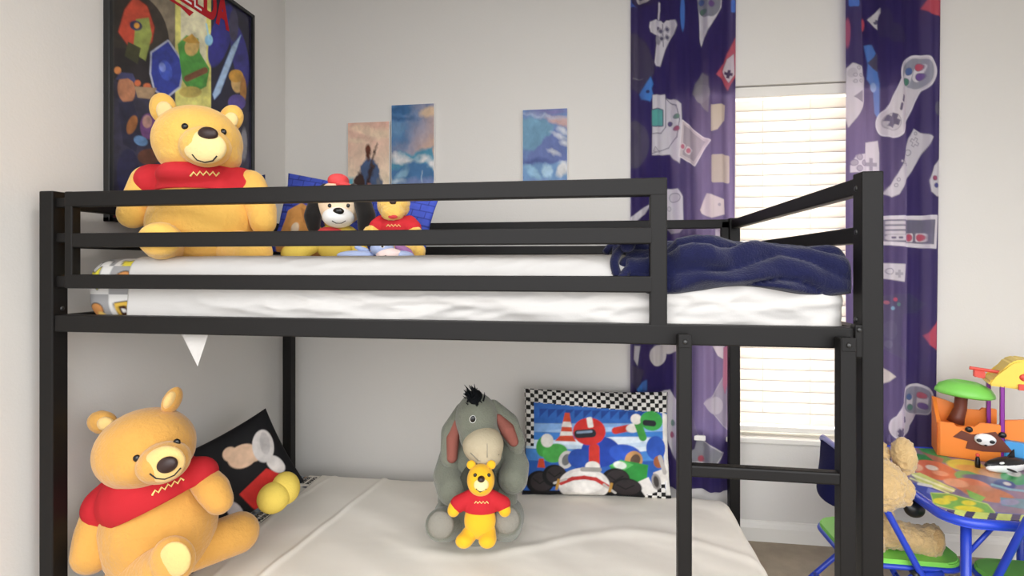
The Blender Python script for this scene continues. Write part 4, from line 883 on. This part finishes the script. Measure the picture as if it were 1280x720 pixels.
def dark_print(p):
    # plain felt patches: a cream oval, pale ones and a red block
    p.ell(8, -16, 17, 14, '#d9b79a', 10); p.ell(-3, -26, 8, 9, '#d9b79a'); p.ell(20, -10, 9, 8, '#d9b79a'); p.ell(33, -14, 13, 20, '#cfcac6', 18); p.ell(36, -16, 6, 14, '#b9b4b2', 18)
    p.poly([(-14, 22), (24, 12), (40, 34), (34, 48), (-6, 58)], '#c32c28'); p.ell(-26, 38, 7, 15, '#b4aeb0', -8); p.ell(36, 14, 8, 14, '#cfcac6', -20); p.ell(-32, -12, 6, 8, '#aaa8ac'); p.ell(-32, -12, 3.5, 5, '#1a1a1e')
    p.cap((-40, 60), (10, 64), 3, '#2c2450')
o, at = cushion('cushion', 1.92, 302, 588, 112, 108, .09, -24, 30, 14, dark_print, 'black cushion with felt patches and two yellow pads against the left wall', 'cushion', bg='#0d0c0f', n=120, back='#0d0c0f')
for x, y, rx, ry, r, dk in ((342, 622, 20, 19, -25, -.14), (357, 610, 17, 20, -10, -.10)):
    Soft(1.92).e(x, y, rx, ry, .05, dk, r).done('yellow_pad', M['palebutter'], o, .006, 5, label='yellow stuffed pad')

# --- toys on the top bunk between bear and canvas
k = 1.66
t = thing('plush_puppy', 'black and cream plush puppy with a red cap behind the top guard rail', 'plush puppy', P(425, 322, k))
Soft(k).e(423, 303, 30, 24, .06).done('body', M['palebutter'], t)
head = Soft(k).e(424, 255, 29, 29, .07).done('head', M['pcream'], t)
fc = Soft(k).e(423, 272, 19, 13, .06, -.05).done('muzzle', M['white'], head, .005, 5, label='white muzzle')
for pts in ([(406, 236, 7, -.01), (396, 252, 10, -.03), (391, 270, 11, -.04), (392, 284, 8, -.04)], [(442, 236, 7, -.01), (453, 252, 11, -.03), (458, 270, 12, -.04), (456, 284, 9, -.04)]): Soft(k).limb(pts).done('ear', M['pblack'], head, .005, 5, label='long drooping black ear')
Soft(k).e(423, 226, 13, 9, .04, -.01).e(429, 231, 9, 4, .03, -.05).done('cap', M['pred'], head, .005, 4)
DG(); kk = front([fc], 423, 264); dab('nose', kk, 423, 264, 7, 4.6, M['bead'], head, .010)
for x in (412, 435): kk = front([head, fc], x, 255); dab('eye', kk, x, 257, 2.4, 2.6, M['bead'], head, .004)
sew('mouth', [(415, 276), (420, 279), (427, 279), (432, 276)], [fc], .0013, M['black'], head)
Soft(k).e(418, 293, 24, 10, .062, -.002).done('neckerchief', M['pred'], t, .005, 4)
Soft(k).limb([(400, 300, 11, -.02), (372, 316, 12, -.05), (362, 317, 11, -.06)]).done('arm', M['palebutter'], t); Soft(k).limb([(445, 300, 10, -.02), (452, 316, 10, -.05)]).done('arm', M['palebutter'], t)
k = 1.64
t = thing('teddy_bear', 'small fluffy yellow teddy bear in a red shirt beside the black and cream puppy', 'teddy bear', P(495, 322, k))
Soft(k).e(496, 300, 22, 22, .05).done('body', M['fluff'], t, .005, 3, noise=.006)
head = Soft(k).e(492, 256, 20, 20, .05).e(491, 266, 15, 11, .035, -.035).done('head', M['fluff'], t, .005, 3, noise=.008)
for x in (475, 509): Soft(k).e(x, 241, 7, 7, .012).done('ear', M['fluff'], head, .004, 3, noise=.004)
Soft(k).limb([(476, 282, 9, -.01), (464, 290, 9, -.03), (459, 294, 8, -.04)]).done('arm', M['fluff'], t, .005, 3, noise=.006); Soft(k).limb([(512, 284, 9, -.01), (520, 292, 9, -.03)]).done('arm', M['fluff'], t, .005, 3, noise=.006)
Soft(k).limb([(508, 310, 10, -.02), (524, 314, 9, -.07)]).done('leg', M['fluff'], t, .005, 3, noise=.006); Soft(k).limb([(482, 310, 10, -.02), (472, 315, 9, -.07)]).done('leg', M['fluff'], t, .005, 3, noise=.006)
sh = Soft(k).e(496, 285, 23, 17, .055).limb([(478, 277, 9, 0), (470, 283, 10, -.02)]).limb([(512, 278, 9, 0), (517, 285, 10, -.02)]).done('shirt', M['red'], t, .004, 4)
DG(); kk = front([head], 491, 252); dab('nose', kk, 491, 253, 4.2, 3, M['brown'], head, .007); kk = front([head], 491, 271); dab('mouth', kk, 491, 271, 6, 2.6, M['tongue'], head, .004)
for x in (484, 500): kk = front([head], x, 246); dab('eye', kk, x, 246, 1.8, 1.8, M['bead'], head, .004)
sew('stitched_trim', [(483+i*2.2, 282+1.3*(-1)**i) for i in range(9)], [sh], .0013, M['yarn'], sh)
k = 1.48
t = thing('plush_donkey', 'small pale blue plush donkey lying flat at the edge of the top mattress', 'plush donkey', P(475, 324, k))
Soft(k).e(447, 319, 26, 6, .05).e(500, 319, 18, 6, .045).done('body', M['lilac'], t, .005, 4)
head = Soft(k).e(478, 311, 15, 10, .04, -.01).done('head', M['lilac'], t, .004, 4); mz = Soft(k).e(487, 318, 17, 8, .04, -.02).done('muzzle', M['pink'], head, .004, 4)
Soft(k).limb([(458, 314, 4, 0), (446, 309, 3, -.01)]).done('ear', M['lilac'], head, .003, 3); Soft(k).limb([(498, 308, 5, 0), (510, 315, 5, 0), (516, 321, 3, 0)]).done('ear', M['mauve'], head, .003, 3)
DG(); kk = front([head, mz], 478, 308); dab('eye', kk, 478, 308, 3, 2.2, M['white'], head, .003, label='white felt eye'); dab('pupil', kk-.003, 478, 308, 1.4, 1.4, M['bead'], head, .002); kk = front([mz], 482, 320); dab('nostril', kk, 482, 320, 1.4, 1, M['brown'], head, .002)

# ================================================================= CHILD'S TABLE
TZ = .46
tx0, tx1, ty0, ty1 = 2.345, 2.985, .425, 1.065
def rrect(x0, x1, y0, y1, r, n=8):
    out = []
    for cx, cy, a0 in ((x1-r, y1-r, 0), (x0+r, y1-r, 90), (x0+r, y0+r, 180), (x1-r, y0+r, 270)):
        for i in range(n+1): a = math.radians(a0+90*i/n); out.append((cx+r*math.cos(a), cy+r*math.sin(a)))
    return out
t = thing('folding_table', 'child size folding table with a colourful printed top and blue legs by the right curtain', 'table', ((tx0+tx1)/2, (ty0+ty1)/2, 0))
rim = MB(); loop = rrect(tx0+.012, tx1-.012, ty0+.012, ty1-.012, .07)
rim.prism([(x, y, TZ-.022) for x, y in rrect(tx0+.004, tx1-.004, ty0+.004, ty1-.004, .075)], UP, .019); rim.done('tabletop', M['rimblue'], t)
pts = [(x, y, TZ-.010) for x, y in loop]; pts.append(pts[0]); pts.append(pts[1]); MB().tube(pts, .0125, 10, False).done('rim', M['rimblue'], t, True)
n = 250; u, v = np.meshgrid(np.linspace(0, 1, n), np.linspace(0, 1, n)); X, Y = tx0+.02+(tx1-tx0-.04)*u, ty0+.02+(ty1-ty0-.04)*v
px, py = pix(X, Y, TZ); p = Paint(px, py, '#4a58a0', 1.2)
nz = vnoise(u*5, v*5, 2); p.c[:] = np.array(lin('#5a6aa8'))*(1-nz[..., None])+np.array(lin('#b08a78'))*nz[..., None]
p.poly([(1148, 560), (1168, 560), (1200, 582), (1160, 575)], '#3f9c58'); p.poly([(1140, 566), (1170, 572), (1165, 582), (1140, 574)], '#2f8a4c'); p.poly([(1150, 564), (1180, 574), (1175, 582)], '#a06a5c')
p.ell(1168, 588, 30, 11, '#cf6c4c', 14); p.ell(1165, 585, 8, 3, '#e6ddd2', 14); p.ell(1176, 592, 10, 3, '#e09a7c', 10); p.ell(1142, 584, 12, 5, '#d9a488', 10)
p.ell(1207, 582, 24, 7, '#d6d04e', 8); p.ell(1222, 588, 28, 5, '#d8a252', 10); p.ell(1208, 595, 15, 6, '#5cb56c', 8); p.ell(1245, 592, 22, 6, '#c9a080', 8); p.ell(1268, 598, 18, 8, '#3f9c60', 12); p.ell(1265, 590, 12, 5, '#d8d6d2', 20); p.ell(1230, 600, 28, 5, '#6a6a8c', 10)
p.ell(1215, 608, 26, 9, '#d57a58', 12); p.ell(1235, 618, 34, 9, '#c9805e', 12); p.ell(1195, 604, 16, 5, '#e0a080', 10); p.poly([(1208, 612), (1232, 622), (1226, 628), (1212, 622)], '#7cc058'); p.ell(1256, 606, 14, 6, '#27478e', 10); p.ell(1259, 605, 5, 2, '#dcdcdc', 14)
p.line([(1240, 606), (1262, 612), (1280, 614)], 1.4, '#7fb4c8'); p.poly([(1250, 622), (1300, 626), (1300, 640), (1252, 632)], '#5a9ab0'); p.ell(1262, 628, 12, 4, '#8a98c0'); p.poly([(1240, 640), (1300, 645), (1300, 652), (1242, 648)], '#5566c0')
p.poly([(1138, 592), (1150, 591), (1195, 612), (1190, 616), (1150, 604)], '#cfd87c'); p.line([(1141, 594), (1192, 614)], 1.2, '#eef0c8'); p.line([(1138, 598), (1186, 617)], 1., '#e8ecb0'); p.poly([(1126, 603), (1150, 604), (1186, 618), (1176, 632), (1160, 628)], '#3448a8'); p.poly([(1160, 610), (1178, 616), (1172, 622), (1158, 616)], '#6a7cc8'); p.line([(1148, 605), (1164, 608)], 1.6, '#e4e4e4')
p.inpoly([(1164, 617), (1186, 618), (1234, 631), (1243, 641), (1240, 648), (1200, 640), (1168, 630)], '#6fb050', '#c5dc7a', 1.2)
for x, y, rx, ry in ((1177, 627, 11, 4), (1188, 623, 9, 3.4), (1211, 629, 9, 3.2), (1211, 637, 18, 4.4)): p.ell(x, y, rx, ry, '#e3d632', 6)
edge = (v < .07); st = np.mod((X-Y*.8)*18, 1) < .62
p.c[edge & st] = lin('#cfe07a'); p.c[edge & ~st] = lin('#2a2f6a')
V = np.stack([X, Y, 0*X+TZ+.0008], -1)
# round the printed panel's corners to follow the rim
rr = .07; cxx = np.clip(X, tx0+.02+rr, tx1-.02-rr); cyy = np.clip(Y, ty0+.02+rr, ty1-.02-rr); dd = np.maximum(np.abs(X-cxx), np.abs(Y-cyy)); hh = np.hypot(X-cxx, Y-cyy)+1e-9; sc = dd/hh
V[..., 0] = cxx+(X-cxx)*sc; V[..., 1] = cyy+(Y-cyy)*sc
V[..., 2] += -.004*(np.minimum(np.minimum(u, 1-u), np.minimum(v, 1-v)) < .002)
link('printed_panel', grid_mesh('printed_panel', V, n, n, mottled(p, .06, .3)), M['gloss'], t)
for x, y, sx, sy in ((tx0+.075, ty0+.06, 1, 1), (tx1-.075, ty0+.06, -1, 1), (tx0+.075, ty1-.06, 1, -1), (tx1-.075, ty1-.06, -1, -1)):
    lg = MB().tube([(x, y, TZ-.02), (x+.0, y, .02), (x, y, 0)], .0125, 12).done('leg', M['blue'], t, True)
    MB().tube([(x, y, TZ-.12), (x+.09*sx, y+.01*sy, TZ-.02)], .006, 8).done('brace', M['blue'], lg, True); MB().tube([(x, y, 0), (x, y, .03)], .015, 12).done('foot_cap', M['toyblack'], lg, True)
# chairs
def chair(label, ox, oy, deg):
    c, s = math.cos(math.radians(deg)), math.sin(math.radians(deg)); T = lambda x, y, z: (ox+c*x-s*y, oy+s*x+c*y, z)
    t = thing('folding_chair', label, 'chair', (ox, oy, 0), "children's folding chairs at the table")
    sp = rrect(-.15, .175, -.135, .135, .06)
    st = MB().prism([T(x, y,   .245) for x, y in sp], UP, .020, .005).done('seat', M['green'], t)
    lp = [T(x, y,   .243) for x, y in rrect(-.15, .175, -.135, .135, .06)]; lp += lp[:2]; MB().tube(lp, .008, 8, False).done('seat_frame', M['blue'], st, True)
    for sg in (-1, 1):
        MB().tube([T(-.115, sg*.155, .53), T(-.10, sg*.157, .50), T(.15, sg*.157, .012), T(.152, sg*.157, 0)], .0095, 10).done('front_leg', M['blue'], t, True)
        MB().tube([T(.10, sg*.142, .238), T(.02, sg*.142, .222), T(-.17, sg*.142, .03), T(-.19, sg*.142, 0)], .009, 10).done('rear_leg', M['blue'], t, True)
        MB().tube([T(.02, sg*.135, .235), T(.02, sg*.165, .235)], .008, 10).done('pivot', M['bolt'], t, True)
    MB().tube([T(-.115, -.155, .53), T(-.122, -.13, .542), T(-.122, .13, .542), T(-.115, .155, .53)], .0095, 10).done('top_rail', M['blue'], t, True)
    MB().tube([T(.12, -.157, .075), T(.12, .157, .075)], .006, 8).done('stretcher', M['blue'], t, True); MB().tube([T(-.145, -.142, .06), T(-.145, .142, .06)], .006, 8).done('stretcher', M['blue'], t, True)
    nu_, nv_ = 24, 20; V = np.zeros((nv_, nu_, 3))
    for i in range(nv_):
        for j in range(nu_):
            a = j/(nu_-1)*2-1; b = i/(nv_-1); zz = .540-.140*b-.02*b*(1-a*a); xx = -.122-.02*b-.035*math.sin(b*math.pi*.55)*(1-a*a*.6)+.028*b*a*a
            V[i, j] = T(xx, a*.15*(1-.05*math.sin(b*math.pi)), zz)
    o = link('backrest', grid_mesh('backrest', V, nu_, nv_), M['bluedk'], t); md = o.modifiers.new('thick', 'SOLIDIFY'); md.thickness = .004
    return t
chair("child's folding chair with green seat and navy back carrying the tan bear", 2.315, .72, 0)
chair("child's folding chair with green seat tucked under the near side of the table", 2.640, .46, 90)
# tan bear on the first chair
k = 1.63
t = thing('teddy_bear', 'fluffy tan teddy bear sitting on a folding chair beside the kids table', 'teddy bear', P(1100, 697, k+.05))
Soft(k).e(1088, 655, 28, 42, .06, .09).done('body', M['tan'], t, .006, 3, noise=.016)
head = Soft(k).e(1100, 605, 30, 32, .065, -.01, -10).e(1120, 612, 20, 20, .045, -.02, 10).e(1092, 630, 20, 20, .05, .04).done('head', M['tan'], t, .006, 3, noise=.022)
Soft(k).e(1130, 570, 14, 24, .03, 0, -8).done('ear', M['tan'], head, .005, 3, noise=.014); Soft(k).e(1098, 572, 13, 21, .03, .04, 8).done('ear', M['tan'], head, .005, 3, noise=.014)
lg = Soft(k).limb([(1098, 664, 17, .05), (1138, 672, 17, .045), (1156, 676, 18, .04)]).e(1162, 678, 16, 23, .035, .035, 12).done('leg', M['tan'], t, .006, 3, noise=.016); Soft(k).e(1169, 677, 9, 18, .026, .020, 12).done('paw_pad', M['tand'], lg, .005, 3, noise=.004)
Soft(k).limb([(1085, 672, 17, .03), (1092, 690, 15, .10)]).done('leg', M['tan'], t, .006, 3, noise=.016); Soft(k).limb([(1075, 640, 12, 0), (1070, 660, 12, -.02)]).done('arm', M['tan'], t, .006, 3, noise=.016)
bw = Soft(k).e(1143, 636, 13, 11, .02, .03, 12).limb([(1134, 632, 3, .03), (1120, 624, 2.8, .02), (1112, 618, 2.8, .0)]).done('bow', M['toyblack'], t, .004, 3, label='black fabric bow hanging at the neck')

# ================================================================= TOYS ON THE TABLE
def TP(px, py): return OZ(px, py, TZ+.001)
bl, br_ = TP(1171, 569), TP(1249, 578)
wlen = np.linalg.norm(br_-bl); ex = np.array([.93, -.367, 0.]); br_ = bl+ex*wlen; ey_ = np.array([-ex[1], ex[0], 0]); kf = -SA*(bl[0]-CX)+CA*(bl[1]-CY); s_ = kf/F
t = thing('toy_playset', 'orange toy playset with green tree, purple posts and yellow roof on the table', 'toy', (bl+br_)/2+ey_*.05)
b0 = bl+UP*.001
def Q(a, d, h): return b0+ex*(a*s_)+ey_*d+UP*(h*s_)     # a, h in px along the front, d metres back
wpx = np.linalg.norm(br_-bl)/s_
fpts = [(0, 0), (wpx, 0), (wpx, 46), (wpx*.68, 46), (wpx*.60, 40), (wpx*.32, 37), (wpx*.28, 42), (0, 42)]
base = MB().prism([Q(a, 0, h) for a, h in fpts], ey_, .014, .002).done('front_wall', M['orange'], t)
bpts = [(0, 0), (wpx*1.06, 0), (wpx*1.06, 57), (wpx*.82, 57), (wpx*.80, 53), (wpx*.5, 52), (wpx*.47, 57), (wpx*.25, 62), (wpx*.0, 66)]
MB().prism([Q(a, .105, h) for a, h in bpts], ey_, .014, .002).done('back_wall', M['orange'], t)
MB().prism([Q(0, .0, 0), Q(0, .119, 0), Q(0, .119, 64), Q(0, .105, 65), Q(0, .014, 43), Q(0, 0, 42)], ex, .012, .002).done('side_wall', M['orange'], t)
MB().prism([Q(0, 0, 0), Q(wpx*1.06, 0, 0), Q(wpx*1.06, .119, 0), Q(0, .119, 0)], UP, .008, .001).done('floor_plate', M['orange'], t)
MB().prism([Q(wpx*1.02, .03, 0), Q(wpx*2.0, .03, 0), Q(wpx*2.0, .03, 52), Q(wpx*1.5, .03, 54), Q(wpx*1.1, .03, 50), Q(wpx*1.02, .03, 46)], ey_, .014, .002).done('side_panel', M['orange'], t)
MB().prism([Q(wpx*1.05, .0, 0), Q(wpx*1.7, .0, 0), Q(wpx*1.7, .0, 22), Q(wpx*1.4, 0, 27), Q(wpx*1.05, .0, 28)], ey_, .028, .003).done('pool', M['tblue'], t)
pt = [(16, -17), (18, -8), (12, -2), (17, 6), (14, 13), (34, 16), (36, 12), (52, 9), (66, 3), (62, -12), (70, -28), (50, -25), (30, -22)]
MB().prism([Q(a+4, -.003, 25-h*-.0+h*.55-4) for a, h in [(12, 8), (20, 24), (30, 18), (52, 30), (60, 10), (68, -10), (40, -16), (24, -14), (26, 2)]], ey_, .003).done('rock_patch', M['tbrown'], t)
pc = Q(46, -.006, 27); MB().ell(pc, (.030, .010, .021), np.stack([ex, ey_, UP], 1)).done('panda_face', M['toywhite'], t, True, 'white panda face')
for a, h, r in ((31, 37, .011), (62, 35, .011)): MB().ell(Q(a, -.005, h), (r, .007, r*.95), np.stack([ex, ey_, UP], 1)).done('panda_ear', M['toyblack'], t, True)
for a in (40, 52): MB().ell(Q(a, -.0145, 26), (.0075, .003, .006), np.stack([ex, ey_, UP], 1)).done('panda_eye', M['toyblack'], t, True)
MB().ell(Q(46, -.0155, 21), (.004, .003, .003), np.stack([ex, ey_, UP], 1)).done('panda_nose', M['toyblack'], t, True)
# tree
tr = MB().tube([Q(22, .07, 38), Q(24, .07, 46), Q(27, .07, 56), Q(28, .07, 72), Q(29, .07, 76)], [.026, .022, .019, .019, .024], 14).done('tree_trunk', M['tbrown'], t, True)
cm = MB(); c0 = Q(31, .07, 73); nu_, nv_ = 40, 10; rings = []
prof = [(.2, .020), (.5, .004), (.86, .0), (1., .006), (.98, .016), (.85, .034), (.6, .046), (.42, .052), (.34, .050), (.25, .044), (.05, .042)]
for i in range(nu_):
    a = 2*math.pi*i/nu_; rings.append([cm.bm.verts.new(Vector(c0+ex*(math.cos(a)*r*.088*(1+.02*math.sin(6*a)))+ey_*(math.sin(a)*r*.070)+UP*(z+.006*math.cos(a)*-r))) for r, z in prof])
for i in range(nu_):
    A_, B_ = rings[i], rings[(i+1) % nu_]
    for j in range(len(prof)-1): cm.bm.faces.new((A_[j], B_[j], B_[j+1], A_[j+1]))
cm.bm.faces.new([r[-1] for r in rings]); cm.bm.faces.new([r[0] for r in rings][::-1]); cm.done('tree_canopy', M['tgreen'], t, True)
# posts and roof
for a, d, h0 in ((wpx*.91, .09, 0), (wpx*1.03, .012, 0)): MB().bar(Q(a, d, h0), Q(a, d, 92), .011, .011, tuple(ey_), .002).done('post', M['purple'], t)
rp = [(wpx*.82, 92), (wpx*1.9, 88), (wpx*1.9, 98), (wpx*1.75, 122), (wpx*1.30, 126), (wpx*1.15, 122), (wpx*.95, 102), (wpx*.82, 97)]
MB().prism([Q(a, .0, h) for a, h in rp], ey_, .11, .006).done('roof', M['tyellow'], t)
MB().ell(Q(wpx*1.38, -.001, 105), (.020, .006, .014), np.stack([ex, ey_, UP], 1)).done('roof_window', M['tred'], t, True); MB().prism([Q(wpx*1.25, -.008, 90), Q(wpx*1.8, -.008, 90), Q(wpx*1.8, -.008, 97), Q(wpx*1.25, -.008, 97)], ey_, .01, .001).done('roof_trim', M['tred'], t)
MB().tube([Q(wpx*.56, .04, 110), Q(wpx*1.05, .04, 107)], .006, 10).prism([Q(wpx*.62, .03, 108), Q(wpx*.80, .03, 107), Q(wpx*.80, .03, 98), Q(wpx*.70, .03, 100), Q(wpx*.62, .03, 99)], ey_, .02, .003).done('lookout_arm', M['tred'], t)
# orca
c1 = TP(1254, 589); ax = RIGHT*.985+FWD*.17
ax = ax/np.linalg.norm(ax); ay = np.array([-ax[1], ax[0], 0]); k_o = -SA*(c1[0]-CX)+CA*(c1[1]-CY); so = k_o/F
t = thing('toy_orca', 'black and white toy orca lying on the table in front of the orange playset', 'toy', c1)
prof = [(-.090, .004), (-.080, .011), (-.060, .017), (-.03, .022), (0, .023), (.03, .020), (.06, .013), (.085, .007), (.10, .004)]
Rb = np.stack([ax, ay, UP], 1); mb = MB()
mb.tube([c1+ax*(x+.02)+UP*(.024-.05*max(0, 0)) for x, r in prof], [r for x, r in prof], 16); ob = mb.done('body', M['toyblack'], t, True)
bm_ = MB(); bm_.tube([c1+ax*(x+.018)-ay*.006+UP*.0165 for x, r in prof[:-2]], [max(.002, r*.85) for x, r in prof[:-2]], 16).done('belly', M['toywhite'], t, True)
MB().prism([c1+ax*.012+UP*.040, c1+ax*.048+UP*.040, c1+ax*.046+UP*.070, c1+ax*.036+UP*.062], ay, .004, .001).done('dorsal_fin', M['toyblack'], t)
MB().ell(c1+ax*-.028-ay*.0185+UP*.035, (.010, .003, .004), Rb).done('eye_patch', M['toywhite'], t, True)
MB().ell(c1+ax*.0-ay*.026+UP*.012, (.018, .012, .004), Rb@ROT(20)).done('flipper', M['toyblack'], t, True)
for s2 in (-1, 1): MB().ell(c1+ax*.122+ay*.014*s2+UP*.024, (.012, .016, .003), Rb).done('tail_fluke', M['toyblack'], t, True)
# little dark bottle by the orca's nose
c2 = TP(1222, 584); tb = thing('toy_figure', 'tiny dark toy figure standing between the orca nose and the panda', 'toy', c2)
MB().tube([c2, c2+UP*.012, c2+UP*.03, c2+UP*.036], [.007, .008, .006, .004], 12).done('body', M['toyblack'], tb, True); MB().ell(c2+UP*.041, (.006,)*3).done('head', M['tred'], tb, True)

# ================================================================= LIGHT
def area(name, loc, rot, sx, sy, e, col=(1, 1, 1)):
    l = bpy.data.lights.new(name, 'AREA'); l.shape = 'RECTANGLE'; l.size, l.size_y = sx, sy; l.energy = e; l.color = col
    o = bpy.data.objects.new(name, l); C.objects.link(o); o.location = loc; o.rotation_euler = rot; return o
area('daylight_at_window', (2.19, WY+.45, 1.2), (math.radians(-90), 0, 0), 1.3, 1.9, 76, (1., .955, .90))
l = bpy.data.lights.new('ceiling_lamp_light', 'AREA'); l.shape = 'DISK'; l.size = .30; l.energy = 8; l.color = (1., .96, .91)
o = bpy.data.objects.new('ceiling_lamp_light', l); C.objects.link(o); o.location = (1.25, -.5, HC-.03)
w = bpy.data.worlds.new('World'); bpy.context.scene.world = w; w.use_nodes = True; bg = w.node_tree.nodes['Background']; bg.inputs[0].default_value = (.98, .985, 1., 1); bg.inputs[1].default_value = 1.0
# added fill: world bands by elevation brighten the lower bunk through the open rear
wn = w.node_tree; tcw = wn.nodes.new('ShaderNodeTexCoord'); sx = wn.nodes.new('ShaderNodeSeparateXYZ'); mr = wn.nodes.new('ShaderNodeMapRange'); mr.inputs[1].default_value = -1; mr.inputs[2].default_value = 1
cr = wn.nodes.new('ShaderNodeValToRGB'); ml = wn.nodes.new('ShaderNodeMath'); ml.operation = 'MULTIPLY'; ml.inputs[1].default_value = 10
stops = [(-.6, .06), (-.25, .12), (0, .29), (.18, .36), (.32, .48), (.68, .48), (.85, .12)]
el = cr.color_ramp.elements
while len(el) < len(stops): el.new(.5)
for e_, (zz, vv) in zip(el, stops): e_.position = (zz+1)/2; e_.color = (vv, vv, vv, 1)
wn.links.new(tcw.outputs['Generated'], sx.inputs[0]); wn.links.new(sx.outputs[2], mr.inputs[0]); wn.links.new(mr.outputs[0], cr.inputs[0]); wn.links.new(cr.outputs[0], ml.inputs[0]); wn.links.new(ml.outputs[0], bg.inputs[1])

# ================================================================= CAMERA
cam = bpy.data.cameras.new('Camera'); co = bpy.data.objects.new('Camera', cam); C.objects.link(co)
co.location = (CX, CY, CZ); co.rotation_euler = (math.pi/2, 0, A); cam.sensor_width = 36; cam.lens = F*36/1280; cam.shift_y = -(360-Y0)/1280; cam.clip_start = .05
sc = bpy.context.scene; sc.camera = co
sc.view_settings.view_transform = 'Standard'; sc.view_settings.look = 'None'; sc.view_settings.gamma = 1; sc.view_settings.use_curve_mapping = False; sc.view_settings.exposure = 0.12
sc.cycles.use_denoising = True; sc.cycles.max_bounces = 8; sc.cycles.diffuse_bounces = 5; sc.cycles.transparent_max_bounces = 12; sc.cycles.sample_clamp_indirect = 6
